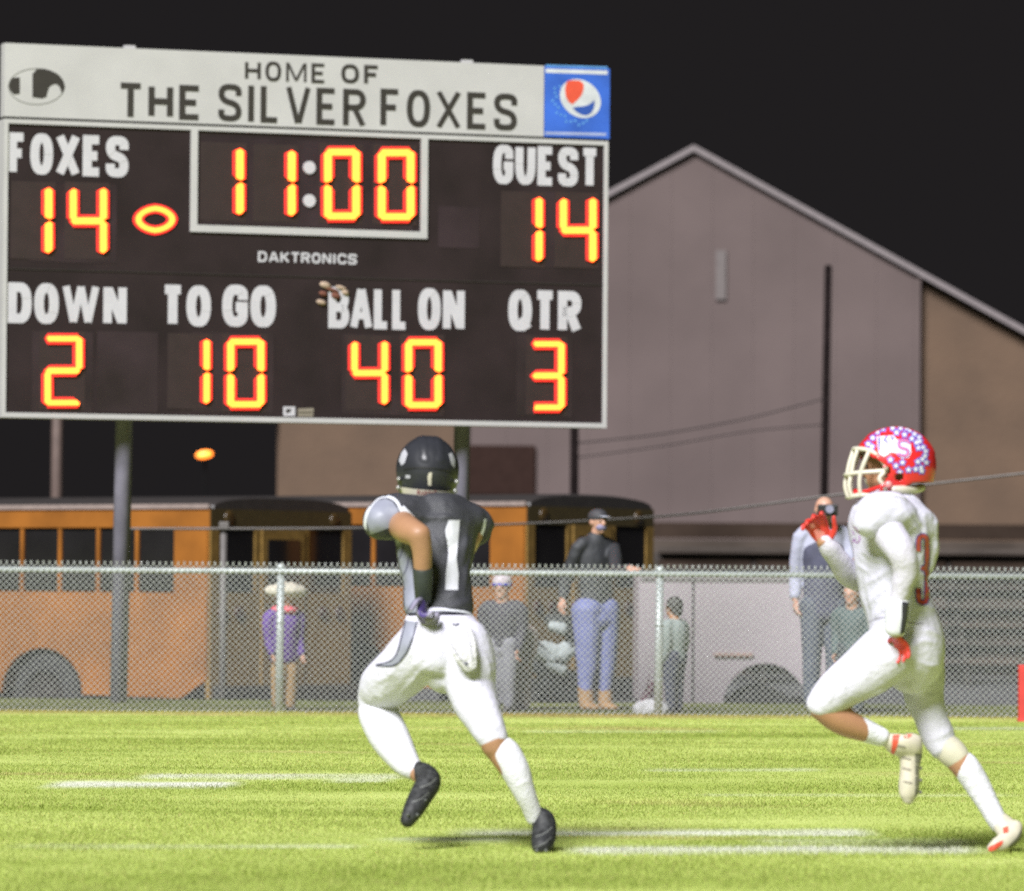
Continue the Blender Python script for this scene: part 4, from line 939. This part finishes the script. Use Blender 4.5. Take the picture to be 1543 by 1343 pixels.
# ---- player in white, running to the left with the red helmet
def player_white():
    D0 = 20.17
    g = G(1504, 1286); root = empty('person', (g.x, g.y, 0), 'football player in all white with a starred red helmet running left', 'person')
    pl = lambda secs, **k: px_loft(D0, secs, **k)
    WJ = mat('jersey_white', (.61,.60,.72), .6, var=.04, scale=8, bump=.25, bscale=45, k=1); WS = mat('undershirt_white', (.54,.52,.60), .65, var=.06, scale=14, bump=.3, bscale=60, k=1)
    PW = mat('pants_offwhite', (.60,.59,.68), .55, var=.06, scale=6, bump=.25, bscale=45, k=1); SOCK = mat('sock_white', (.66,.66,.72), .8, k=1)
    CR = mat('cream_cloth', (.56,.53,.42), .7, var=.08, k=1); RED = mat('glove_red', (.52,.035,.025), .45, var=.15, scale=30, k=1)
    side = Vector((.90, .43, 0))
    hp, T, R, yaw = head(P(1338, 706, D0+.02), .118, (-1,.12,-.08), SKIN_T, root)
    body = [pl([(1346,735,.02,24),(1344,765,.02,28),(1345,830,.02,46,56),(1356,925,.02,40,50),(1368,975,.02,42,52)], side=side)] + hp + [
        pl([(1338,795,-.2,22),(1357,832,-.29,15),(1364,860,-.28,13)]), pl([(1364,862,-.28,12),(1356,905,-.27,13),(1350,955,-.26,11)]),
        pl([(1318,820,.2,22),(1302,852,.22,20),(1288,872,.16,17)]), pl([(1288,872,.16,17),(1262,845,.05,14),(1240,815,-.02,11)]),
        pl([(1350,985,-.08,38),(1300,1018,-.1,32),(1240,1062,-.12,22)]), pl([(1236,1064,-.12,20),(1262,1082,-.1,22.5),(1290,1096,-.08,19.5),(1334,1114,-.04,11),(1352,1122,-.02,11)]),
        pl([(1390,1000,.12,34),(1398,1060,.14,24),(1426,1128,.12,19)]), pl([(1426,1128,.12,19),(1448,1150,.12,20),(1474,1184,.12,18),(1505,1240,.1,11)])]
    bd = blob('body', body, SKIN_T, root, voxel=.009, smooth=3)
    eyes(T, .118, yaw, bd)
    jer = [pl([(1360,945,.0,50,62),(1358,930,.0,50,62),(1350,900,.0,48,62),(1343,862,.0,50,66),(1343,825,.0,57,70),(1343,795,.0,61,74),(1342,772,.0,58,70),(1344,756,.01,42,50),(1346,744,.02,26,34)], side=side),
        pl([(1355,790,-.10,34,40),(1335,775,-.17,36,44),(1318,778,-.22,34,36),(1306,790,-.24,26,24)], side=Vector((0,0,1))),
        pl([(1320,775,.18,32,34),(1306,785,.2,26,26)], side=Vector((0,0,1))), pl([(1380,785,.02,24,50),(1384,830,.04,20,46),(1372,870,.03,20,40)], side=side)]
    jo = blob('jersey', jer, WJ, root, voxel=.008, smooth=3, disp=.010, fine=.008, folds=[([(1316,814),(1338,816),(1358,806)],5),([(1350,850),(1325,868),(1303,880)],4.5),([(1346,880),(1322,895),(1308,915)],4.5),([(1340,905),(1322,925)],4),([(1297,830),(1318,842),(1338,846)],4.5),([(1290,850),(1308,862)],3.5),([(1362,765),(1380,800),(1393,840)],5),([(1376,772),(1394,800),(1401,830)],4),([(1372,850),(1386,864),(1396,870)],4),([(1375,890),(1390,897),(1402,890)],4),([(1380,918),(1395,914),(1408,918)],4),([(1312,935),(1330,918),(1342,915)],4)])
    blob('sleeve', [pl([(1334,798,-.2,26),(1345,812,-.25,27),(1358,833,-.3,24),(1366,860,-.29,20),(1360,884,-.28,17.5),(1353,908,-.27,15)])], WS, root, voxel=.008, smooth=4, disp=.006, fine=.008)
    blob('sleeve', [pl([(1318,830,.2,24),(1304,858,.22,22),(1289,871,.16,21.5),(1268,850,.06,18.5),(1250,827,.0,16.5),(1246,821,-.01,15),(1242,814,-.015,13.5)])], WS, root, voxel=.008, smooth=4, disp=.006, fine=.008)
    pan = [pl([(1360,930,.0,50,58),(1364,950,.0,53,62),(1369,975,.0,54,62),(1372,1000,.02,48,56),(1368,1016,.03,36,44)], side=side),
        pl([(1352,975,-.08,44),(1330,992,-.09,45),(1302,1013,-.1,40),(1270,1035,-.11,34),(1244,1056,-.12,27),(1235,1064,-.12,22)]),
        pl([(1384,985,.10,38),(1391,1020,.12,34),(1392,1045,.13,31.5),(1402,1080,.13,26),(1414,1110,.13,26),(1421,1126,.12,22)])]
    po = blob('pants', pan, PW, root, voxel=.008, smooth=4, folds=[([(1386,955),(1400,950),(1416,958)],4),([(1370,975),(1390,966),(1412,970)],4),([(1322,985),(1336,962),(1356,962),(1362,985),(1350,1000)],4),([(1380,992),(1400,1003),(1418,1000)],4),([(1350,1030),(1330,1040),(1300,1052)],4),([(1266,1028),(1252,1048),(1248,1066)],4),([(1432,1100),(1412,1114)],3.5),([(1385,1045),(1400,1050),(1416,1044)],3.5),([(1308,960),(1322,956),(1334,958)],3.5),([(1280,1020),(1262,1052)],3)], disp=.004, fine=.004)
    blob('sock', [pl([(1285,1092,-.08,18.5),(1300,1099,-.07,18),(1318,1107,-.055,16),(1329,1111,-.05,14.5)])], SOCK, root, voxel=.008, smooth=3, disp=.003)
    blob('sock', [pl([(1448,1148,.12,19),(1456,1157,.12,21),(1472,1182,.12,19.5),(1488,1210,.11,17),(1500,1232,.1,15.5),(1506,1243,.1,14)])], SOCK, root, voxel=.006, smooth=2, disp=.003, folds=[([(1456,1188),(1472,1180),(1492,1174)],2.5),([(1464,1200),(1480,1191),(1496,1184)],2.5),([(1472,1212),(1486,1203),(1500,1196)],2.5),([(1481,1224),(1494,1214),(1506,1208)],2.3),([(1446,1172),(1464,1164),(1480,1156)],2.0)])
    blob('knee_brace', [pl([(1422,1122,.12,21),(1432,1132,.12,22.5),(1442,1142,.12,21)])], CR, root, voxel=.008, smooth=3)
    SC = mat('shoe_cream', (.54,.50,.40), .5, var=.1, scale=25, k=1); SR = mat('shoe_red', (.52,.07,.04), .45, k=1); SOL = mat('shoe_sole', (.16,.155,.12), .6, k=1)
    s1 = blob('shoe', [pl([(1338,1116,-.04,12,11),(1352,1122,-.03,19,13),(1368,1126,-.02,20,14),(1375,1130,-.01,18,14)]), pl([(1372,1116,-.01,18,14),(1372,1136,.0,18,15),(1371,1158,.0,15,15),(1370,1182,.0,16,16),(1369,1198,.0,14,13),(1369,1205,.0,9,9)])], SC, root, voxel=.006, smooth=3)
    s2 = blob('shoe', [pl([(1506,1236,.1,14),(1516,1248,.08,18,14),(1524,1256,.07,16,14)]), pl([(1530,1246,.07,12,13),(1524,1258,.05,16,15),(1512,1270,.02,14,15),(1499,1276,.0,10,13),(1493,1279,.0,7,10)])], SC, root, voxel=.006, smooth=3)
    b1, b2 = bvh_of(s1), bvh_of(s2)
    decal('shoe_stripe', *poly((1345,1108),(1356,1107),(1352,1124),(1346,1140),(1341,1142),(1344,1124)), b1, SR, s1, .002, 4)
    decal('shoe_stripe', *poly((1362,1104),(1376,1105),(1370,1112),(1362,1112)), b1, SR, s1, .002, 4)
    for q in ((1352,1122),(1360,1140),(1360,1156),(1362,1176)): decal('shoe_lace', *poly((q[0],q[1]),(q[0]+13,q[1]+3),(q[0]+12,q[1]+6),(q[0]-1,q[1]+3)), b1, mat('lace_grey', (.22,.20,.16), .7, k=1), s1, .002, 4)
    for k in range(4): decal('sole_edge', *poly((1379,1136+k*17),(1389,1136+k*17),(1388,1151+k*17),(1379,1151+k*17)), b1, SOL, s1, .002, 4)
    decal('shoe_stripe', *poly((1511,1247),(1519,1245),(1520,1254),(1512,1256)), b2, SR, s2, .002, 3)
    decal('shoe_stripe', *poly((1489,1277),(1502,1270),(1512,1266),(1510,1273),(1500,1281),(1490,1284)), b2, SR, s2, .002, 3)
    decal('sole_edge', *poly((1520,1275),(1532,1262),(1540,1248),(1543,1254),(1534,1272),(1522,1281)), b2, SOL, s2, .002, 3)
    for k in range(4):
        V, F = ball(P(1387, 1140+k*18, D0), .008, .008, .008, 8); mesh('cleat', V, F, SOL, s1, True)
    # wrist coach band and gloved hands
    band = blob('wrist_band', [pl([(1353,909,-.27,18,16),(1351,930,-.265,18,16),(1349,949,-.26,17,15)])], mat('band_white', (.66,.67,.72), .4, k=1), root, voxel=.005, smooth=2)
    bb = bvh_of(band); blk = mat('band_black', (.025,.025,.035), .5, k=1)
    decal('band_strap', *poly((1359,906),(1373,909),(1371,930),(1367,952),(1356,957),(1359,930)), bb, blk, band, .002, 4)
    wr = P(1350, 958, D0-.26); h1 = hand(wr, P(1372, 996, D0-.14)-wr, (.5,.8,0), .155, .45, root, RED, 'glove', thumb=-1)
    wr = P(1246, 824, D0-.01); h2 = hand(wr, P(1220, 768, D0-.03)-wr, (-.35,-.9,.1), .205, .48, root, RED, 'glove', thumb=1, spread=.20, fat=1.25)
    hb = bvh_of(h2); lp = mat('glove_print', (.60,.20,.18), .5, k=1)
    for q in ([(1226,800),(1232,797),(1243,803),(1240,813),(1232,816)], [(1220,790),(1226,788),(1229,795),(1222,797)], [(1212,800),(1217,798),(1220,806),(1214,808)]): decal('glove_print', *poly(*q), hb, lp, h2, .002, 3)
    hb = bvh_of(h1); decal('glove_print', *poly((1341,970),(1345,969),(1350,982),(1346,983)), hb, lp, h1, .002, 3)
    # numerals and seams
    jb = bvh_of(jo); NR = mat('number_red', (.42,.06,.05), .5, k=1); NB = mat('number_blue', (.10,.08,.34), .5, k=1)
    V2, F2 = text_geo('S', 0, 1, 0, 1); 
    three = [([(0,.78),(.1,1),(.9,1),(1,.85),(1,.6),(.8,.52),(.3,.52)]), ([(.8,.52),(1,.42),(1,.15),(.85,0),(.1,0),(0,.2)])]
    for wd, m, off in ((9.5, NB, .003), (6.0, NR, .0042)):
        for st in three: decal('jersey_number', *ribbon([(1378+u*13+6, 906-v*96) for u, v in st], wd), jb, m, jo, off, 3.5)
    for rp in ([(1284,793),(1290,797),(1294,805),(1295,815),(1290,818),(1287,812),(1285,818)], [(1284,800),(1287,806)]): decal('chest_number', *ribbon(rp, 1.6), jb, mat('number_outline', (.30,.12,.36), .5, k=1), jo, .003, 3)
    sm = mat('seam_grey', (.30,.28,.36), .7, k=1)
    decal('collar', *ribbon([(1322,757),(1336,748),(1352,747),(1366,753)], 3), jb, mat('collar_white', (.6,.6,.65), .6, k=1), jo, .004, 4)
    for rp in ([(1308,938),(1325,931),(1345,930)], [(1366,938),(1385,940),(1410,936)]): decal('jersey_hem', *ribbon(rp, 1.6), jb, sm, jo, .003, 4)
    # helmet
    hm = helmet(root, P(1348, 701, D0+.02), (-.985,-.17,0), .142, mat('helmet_red', (.50,.020,.022), .25, var=.1, k=1), mat('mask_cream', (.60,.57,.47), .4, k=1), roll=0, tilt=0.06, bar=.0085)
    sh = hm['shell']; hb = bvh_of(sh); ST = mat('star_white', (.66,.66,.74), .35, k=1); SB = mat('star_blue', (.10,.08,.42), .4, k=1); Th = hm['T']
    def star(px, py, r, both=True):
        q = [(px + rr*math.sin(math.pi*k/5), py - rr*math.cos(math.pi*k/5)) for k in range(10) for rr in ((r if k % 2 == 0 else r*.45),)]
        qb = [(px + rr*math.sin(math.pi*k/5), py - rr*math.cos(math.pi*k/5)) for k in range(10) for rr in ((r*1.45 if k % 2 == 0 else r*.95),)]
        a = decal('star', *poly(*qb), hb, SB, sh, .002, 3); b = decal('star', *poly(*q), hb, ST, sh, .003, 3)
    pos = [(1315,660),(1314,673),(1308,669),(1331,646),(1345,645),(1357,645),(1322,651),(1351,652),(1363,655),(1374,661),(1371,648),(1381,667),(1386,665),(1391,674),(1394,687),(1390,692),(1396,697),(1383,696),(1388,705),(1342,693),(1350,702),(1360,697),(1356,712),(1369,708),(1380,707),(1389,710),(1384,675),(1366,645),(1378,654),(1385,659),(1395,680)]
    for i, (a, b) in enumerate(pos): star(a, b, 4.6)
    # far side carries the same ring of stars, mirrored in the helmet's own frame
    # logo: letter shapes with a white panel behind
    decal('helmet_logo', *poly((1321,658),(1346,656),(1352,663),(1362,661),(1372,668),(1373,682),(1369,690),(1358,691),(1350,683),(1341,681),(1333,688),(1325,684),(1322,672)), hb, ST, sh, .002, 4)
    for rp, wd, m in (([(1325,659),(1325,675),(1328,680),(1334,681)], 3.2, SB), ([(1337,657),(1332,664),(1337,665),(1336,672)], 2.6, SB), ([(1341,658),(1346,660),(1343,664)], 2.4, SB),
                      ([(1370,669),(1368,665),(1358,664),(1355,667),(1356,674),(1367,678),(1368,684),(1365,687),(1356,686),(1353,683)], 5.2, SB), ([(1370,669),(1368,665),(1358,664),(1355,667),(1356,674),(1367,678),(1368,684),(1365,687),(1356,686),(1353,683)], 2.2, mat('logo_red', (.60,.16,.20), .4, k=1))):
        decal('helmet_logo', *ribbon(rp, wd), hb, m, sh, .003 if m is SB else .0042, 3)
    blob('neck_bumper', [px_loft(D0, [(1347,737,-.12,5,5),(1362,738,-.1,6.5,7),(1378,738,-.05,6.5,7),(1387,735,.02,6,8)], side=Vector((0,0,1)))], mat('mask_cream', (.60,.57,.47), .4, k=1), sh, voxel=.004, smooth=2)
    V, F = px_ball(D0, 1339, 730, -.125, 6, 4, 5.5, n=12); mesh('strap_snap', V, F, mat('snap_pink', (.60,.22,.22), .3, k=1), sh, True)
    V, F = px_ball(D0, 1333, 703, -.128, 3, 2.4, 2.4, n=10); mesh('strap_snap', V, F, mat('snap_pink', (.60,.22,.22), .3, k=1), sh, True)
    blob('chin_strap', [px_loft(D0, [(1290,742,.0,6,14),(1297,744,-.03,6.5,10),(1306,741,-.08,4,4),(1325,734,-.12,3.4,2.5),(1338,730,-.125,3,2)], side=Vector((0,0,1)))], mat('helmet_red', (.50,.020,.022), .25, k=1), sh, voxel=.004, smooth=2)
player_black(); player_white()

# ---- people behind the fence: sizes in metres, built on the strip of grass there
def bystander(px, D, h, label, top_m, leg_m, skin, fwd=(0,-1,0), arms=((-.05,-.1),(.05,-.1)), hair=None, hat=None, mask=None, bulk=1.0, name='person', coat=.0, legspread=.055, hand_to=None, hood=None, boots=None, hips=1.0):
    x = P(px, 1000, D).x; root = empty(name, (x, D, 0), label, 'person')
    f = Vector(fwd).normalized(); sdv = Vector((-f.y, f.x, 0)); c = Vector((x, D, 0))
    Q = lambda s, fr, z: c + sdv*s*h + f*fr*h + Vector((0,0,z*h))
    b = bulk; hr = .062*h*(1.45 if h < 1.3 else 1.0)
    hc = Q(0, .02, 0) + Vector((0,0,h-hr*1.0)); sh = (h-hr*2.35)/h
    pr, T, R, yaw = head(hc, hr, f, skin, root)
    body = pr + [loft([(hc-Vector((0,0,hr*.5)), hr*.5), (Q(0,0,sh), hr*.55), (Q(0,0,sh-.06), .05*h)], sdv, 12, 2)]
    legs = []; 
    for s in (-1, 1):
        legs.append(loft([(Q(s*(.03 if coat else .05),0,.50-coat), (.045 if coat else .062)*h*b*hips), (Q(s*legspread,.01,.28), .045*h*b*hips), (Q(s*legspread,0,.05), .034*h*b)], sdv, 14, 3))
        body.append(loft([(Q(s*.05,0,.5), .05*h), (Q(s*legspread,0,.04), .026*h)], sdv, 10, 2))
    tor = [loft([(Q(0,0,.47-coat), (.088+coat*.12)*h*b, .062*h*b), (Q(0,0,.56), .082*h*b, .06*h*b), (Q(0,0,sh-.12), .098*h*b, .066*h*b), (Q(0,0,sh-.03), .10*h*b, .055*h*b), (Q(0,0,sh+.005), .05*h, .045*h)], sdv, 20, 4)]
    hands = []
    for s, (ds, df) in zip((-1, 1), arms):
        shp = Q(s*.105*b, 0, sh-.045)
        if hand_to and s == hand_to[0]:
            hp_ = hand_to[1]; el = (shp+hp_)/2 + Vector((0,0,-.07*h)) - f*.04*h
        else:
            el = Q(s*.105*b+ds*.5, df*.5-.02, sh-.21); hp_ = Q(s*.105*b+ds, df+.03, sh-.36+abs(df)*.6)
        tor.append(loft([(Q(s*.05*b,0,sh-.022), .036*h*b), (shp, .036*h*b), (el, .032*h*b), (el.lerp(hp_, .85), .026*h*b)], f, 12, 3))
        body.append(loft([(shp.lerp(el,.3), .014*h), (el, .014*h), (hp_, .018*h)], f, 10, 2)); hands.append((hp_, (hp_-el).normalized()))
    bd = blob('body', body, skin, root, voxel=.012, smooth=2); eyes(T, hr, yaw, bd)
    blob('trousers', [loft([(Q(0,0,.5), .078*h*b*hips*(.55 if coat else 1), .054*h*b*hips*(.55 if coat else 1)), (Q(0,0,.45), .090*h*b*hips*(.55 if coat else 1), .066*h*b*hips*(.55 if coat else 1))], sdv, 16, 2)] + legs, leg_m, root, voxel=.012, smooth=3, disp=.015)
    blob('jacket', tor, top_m, root, voxel=.012, smooth=3, disp=.02)
    if boots:
        for s in (-1, 1): blob('boot', [loft([(Q(s*legspread,0,.15), .040*h*b), (Q(s*legspread,0,.09), .042*h*b), (Q(s*legspread,.01,.025), .040*h*b)], sdv, 14, 3), loft([(Q(s*legspread,-.01,.022), .032*h, .022*h), (Q(s*legspread,.09,.016), .030*h, .016*h)], sdv, 12, 3)], boots, root, voxel=.010, smooth=2)
    for s in () if boots else (-1, 1): blob('shoe', [loft([(Q(s*legspread,-.02,.022), .024*h, .022*h), (Q(s*legspread,.09,.016), .026*h, .016*h)], sdv, 12, 3)], mat('shoe_dull', (.05,.045,.04), .6, k=1), root, voxel=.010, smooth=2)
    for hp_, dv in hands: hand(hp_ - dv*.01, dv, f.cross(dv) if abs(dv.z) > .5 else Vector((0,0,-1)), .105*h, .35, root, skin, 'hand')
    if hair: blob('hair', [ball(T(-.16,0,.28), .86*hr, .80*hr, .84*hr, 16, yaw), ball(T(-.45,0,-.2), .5*hr, .66*hr, .7*hr, 14, yaw)], hair, root, voxel=.010, smooth=2, disp=.012)
    if hood: blob('hood', [ball(T(-.12,0,.0), 1.5*hr, 1.6*hr, 1.4*hr, 16, yaw), ball(T(-.2,0,-1.0), 1.5*hr, 1.9*hr, 1.0*hr, 14, yaw)], hood, root, voxel=.012, smooth=3, disp=.02)
    if mask: blob('face_mask', [ball(T(.42,0,-.42), .42*hr, .50*hr, .36*hr, 14, yaw)], mask, root, voxel=.008, smooth=2)
    if hat:
        kind, m1, m2 = hat
        if kind == 'cap':
            cp = blob('cap', [ball(T(-.1,0,.42), .93*hr, .78*hr, .68*hr, 16, yaw)], m1, root, voxel=.009, smooth=2)
            blob('visor', [loft([(T(.6,0,.48), .5*hr, .06*hr), (T(1.25,0,.40), .42*hr, .05*hr)], sdv, 12, 2)], m2, cp, voxel=.007, smooth=1)
        if kind == 'brim':
            cp = blob('hat', [ball(T(-.05,0,.55), .9*hr, .85*hr, .62*hr, 16, yaw)], m1, root, voxel=.009, smooth=2)
            blob('hat_brim', [ball(T(.0,0,.5), 1.8*hr, 1.95*hr, .75*hr, 20, yaw)], m1, cp, voxel=.009, smooth=2, disp=.03)
        if kind == 'beanie':
            cp = blob('beanie', [ball(T(-.1,0,.45), .95*hr, .82*hr, .72*hr, 16, yaw)], m1, root, voxel=.009, smooth=2)
            blob('beanie_band', [ball(T(-.08,0,.22), .98*hr, .86*hr, .2*hr, 16, yaw)], m2, cp, voxel=.008, smooth=2)
    return root, T, hr, sdv, f, Q
k1 = dict(k=1)
navy = mat('vest_navy', (.050,.052,.085), .8, var=.2, **k1); jk = mat('jacket_black', (.022,.024,.028), .7, var=.2, **k1); bl = mat('jeans_light_blue', (.115,.130,.27), .8, var=.15, **k1)
khaki = mat('trousers_khaki', (.22,.13,.055), .8, var=.15, **k1); jean = mat('jeans_blue', (.040,.048,.085), .8, var=.2, **k1); grey = mat('jeans_grey', (.15,.15,.17), .8, var=.15, **k1)
D = 43.4; KA = ((.012,.02),(-.012,.02))
fenceh = P(957, 853, FENCE_D+.06)
bystander(897, D+.1, 1.73, 'adult in black cap and jacket and blue jeans resting a hand on the fence', jk, bl, SKIN_P, boots=khaki, hips=1.32, fwd=(.55,-.83,0), hat=('cap', mat('cap_black', (.03,.03,.035), .7, k=1), mat('visor_white', (.38,.40,.46), .6, k=1)), mask=mat('mask_blue', (.16,.15,.24), .7, k=1), hand_to=(1, Vector((fenceh.x-.03, FENCE_D+.2, 1.22))))
bystander(428, D-.9, 1.06, 'small child in a cream brimmed hat, purple coat and tan trousers by the fence post', mat('coat_purple', (.085,.035,.20), .8, k=1), mat('trousers_tan', (.30,.19,.085), .8, k=1), SKIN_P, fwd=(.5,-.85,0), arms=KA, hat=('brim', mat('hat_cream', (.50,.47,.38), .9, k=1), None), bulk=1.35, coat=.05)
c = P(428, 930, D-.9)
rt = [o for o in bpy.data.objects if o.get('label', '').startswith('small child in a cream')][0]
blob('scarf', [ball((c.x, D-.9, .855), .12, .115, .05, 16)], mat('scarf_pink', (.55,.10,.13), .8, k=1), rt, voxel=.010, smooth=2, disp=.02)
bystander(757, D-.4, 1.16, 'child in white and blue knit cap and dark jacket behind the fence', mat('jacket_charcoal', (.030,.028,.038), .8, k=1), grey, SKIN_P, fwd=(-.3,-.9,0), arms=KA, hat=('beanie', mat('beanie_white', (.48,.42,.46), .9, k=1), mat('beanie_blue', (.06,.07,.42), .8, k=1)), bulk=1.4)
bystander(786, D-.1, .90, 'toddler with brown hair and beige clothes beside the stroller', mat('coat_beige', (.24,.20,.18), .8, k=1), mat('trousers_beige', (.20,.17,.155), .8, k=1), SKIN_T, fwd=(-.6,-.6,0), arms=KA, hair=mat('hair_auburn', (.20,.085,.04), .7, k=1), bulk=1.4, coat=.06)
bystander(1017, D-.5, .98, 'child with dark hair in pale green shirt and jeans beside the fence post', mat('shirt_pale_green', (.22,.26,.25), .8, k=1), mat('jeans_dark', (.032,.036,.06), .8, k=1), SKIN_T, fwd=(-.7,.5,0), arms=KA, hair=mat('hair_black', (.02,.018,.014), .7, k=1), bulk=1.35)
rt, T, hr, sdv, f, Q = bystander(1240, D+.2, 1.86, 'bald man in navy vest with pale sleeves filming over the fence', mat('sleeve_pale_grey', (.30,.31,.40), .8, k=1), mat('jeans_slate', (.055,.065,.09), .8, k=1), SKIN_P, fwd=(.15,-.95,0), arms=((-.02,-.04),(.02,.16)), bulk=1.05)
blob('vest', [loft([(Q(0,0,.46), .10*1.86, .075*1.86), (Q(0,0,.60), .096*1.86, .074*1.86), (Q(0,0,.74), .105*1.86, .078*1.86), (Q(0,0,.805), .088*1.86, .06*1.86), (Q(0,0,.83), .05*1.86, .048*1.86)], sdv, 20, 4)], navy, rt, voxel=.012, smooth=3, disp=.02)
m = MB(); cc = T(1.0, 0, .0); MB().bbox((cc.x-.085, cc.y-.07, cc.z-.055), (cc.x+.085, cc.y+.05, cc.z+.045), .012).build('camera_body', mat('camera_black', (.015,.015,.017), .4, k=1), rt)
MB().tube([(cc.x+.01, cc.y-.06, cc.z), (cc.x+.01, cc.y-.15, cc.z)], .034, 16).build('lens', mat('lens_grey', (.22,.22,.30), .2, k=1), rt, True)
bystander(1284, D-.2, 1.12, 'child in dark green clothes standing close beside the man in the vest', mat('coat_teal', (.050,.075,.075), .8, k=1), mat('trousers_dark', (.03,.04,.045), .8, k=1), SKIN_P, fwd=(-.4,-.9,0), arms=KA, hair=mat('hair_brown', (.10,.06,.04), .7, k=1), bulk=1.3)

# ---- stroller beside the child in blue
def stroller():
    D = 43.9; c = P(834, 1000, D); root = empty('baby_stroller', (c.x, D, 0), 'black baby stroller with grey blankets beside the adult in blue jeans', 'stroller')
    fr = mat('stroller_frame', (.05,.055,.055), .4, .3, k=1); fa = mat('stroller_fabric', (.018,.022,.022), .8, k=1); wh = mat('stroller_blanket', (.25,.28,.28), .9, k=1)
    q = lambda x, y, z: Vector((c.x+x, D+y, z))
    for y in (-.2, .2):
        MB().tube([q(.42,y,.98), q(.22,y,.62), q(-.22,y,.16)], .012, 8).build('frame_tube', fr, root, True)
        MB().tube([q(-.16,y,.60), q(.05,y,.42), q(.26,y,.14)], .012, 8).build('frame_tube', fr, root, True)
    MB().tube([q(.42,-.2,.98), q(.42,.2,.98)], .016, 8).build('push_handle', fr, root, True)
    for x, z, r in ((-.24,.11,.10), (.28,.13,.12)):
        for y in (-.23, .23): wheel(root, c.x+x-root.location.x, D+y-root.location.y, z, r, .04)
    blob('seat', [loft([(q(.18,0,.66), .05, .16), (q(.06,0,.42), .06, .17), (q(-.18,0,.36), .05, .16), (q(-.26,0,.24), .03, .14)], X, 16, 4)], fa, root, voxel=.012, smooth=3)
    blob('canopy', [loft([(q(.16,0,.66), .07, .19), (q(.08,0,.74), .09, .20), (q(-.05,0,.78), .05, .18)], X, 16, 4)], fa, root, voxel=.012, smooth=3)
    blob('blanket', [loft([(q(-.10,-.12,.52), .08, .10), (q(.02,-.15,.46), .10, .09), (q(.12,-.15,.52), .07, .07)], X, 14, 3)], wh, root, voxel=.012, smooth=2, disp=.09)
    blob('blanket', [loft([(q(-.02,-.18,.72), .06, .05), (q(.09,-.18,.70), .05, .05)], X, 14, 3)], wh, root, voxel=.012, smooth=2, disp=.04)
    blob('blanket', [loft([(q(.08,-.18,.34), .05, .05), (q(-.04,-.18,.38), .04, .05)], X, 14, 3)], wh, root, voxel=.012, smooth=2, disp=.04)
    blob('basket', [loft([(q(-.12,0,.18), .05, .13), (q(.18,0,.2), .06, .15)], X, 14, 3)], fa, root, voxel=.012, smooth=2)
stroller()
c = P(982, 1072, 42.4)
root = empty('carry_bag', (c.x, 42.4, 0), 'crumpled white and maroon carry bag at the foot of the fence post', 'bag')
blob('bag_body', [loft([(Vector((c.x-.10,42.4,.03)), .06, .07), (Vector((c.x,42.4,.055)), .08, .08), (Vector((c.x+.10,42.4,.035)), .05, .06)], Y, 14, 3)], mat('bag_white', (.50,.50,.52), .7, k=1), root, voxel=.008, smooth=2, disp=.05)
blob('bag_flap', [loft([(Vector((c.x-.06,42.45,.10)), .05, .05), (Vector((c.x-.02,42.45,.19)), .045, .04), (Vector((c.x+.01,42.45,.26)), .02, .02)], X, 12, 3)], mat('bag_maroon', (.07,.03,.045), .8, k=1), root, voxel=.008, smooth=2, disp=.03)
MB().tube([Vector((c.x-.05,42.42,.2)), Vector((c.x-.02,42.42,.32)), Vector((c.x+.04,42.42,.30)), Vector((c.x+.05,42.42,.12))], .007, 6).build('strap', mat('bag_maroon', (.07,.03,.045), .8, k=1), root, True)
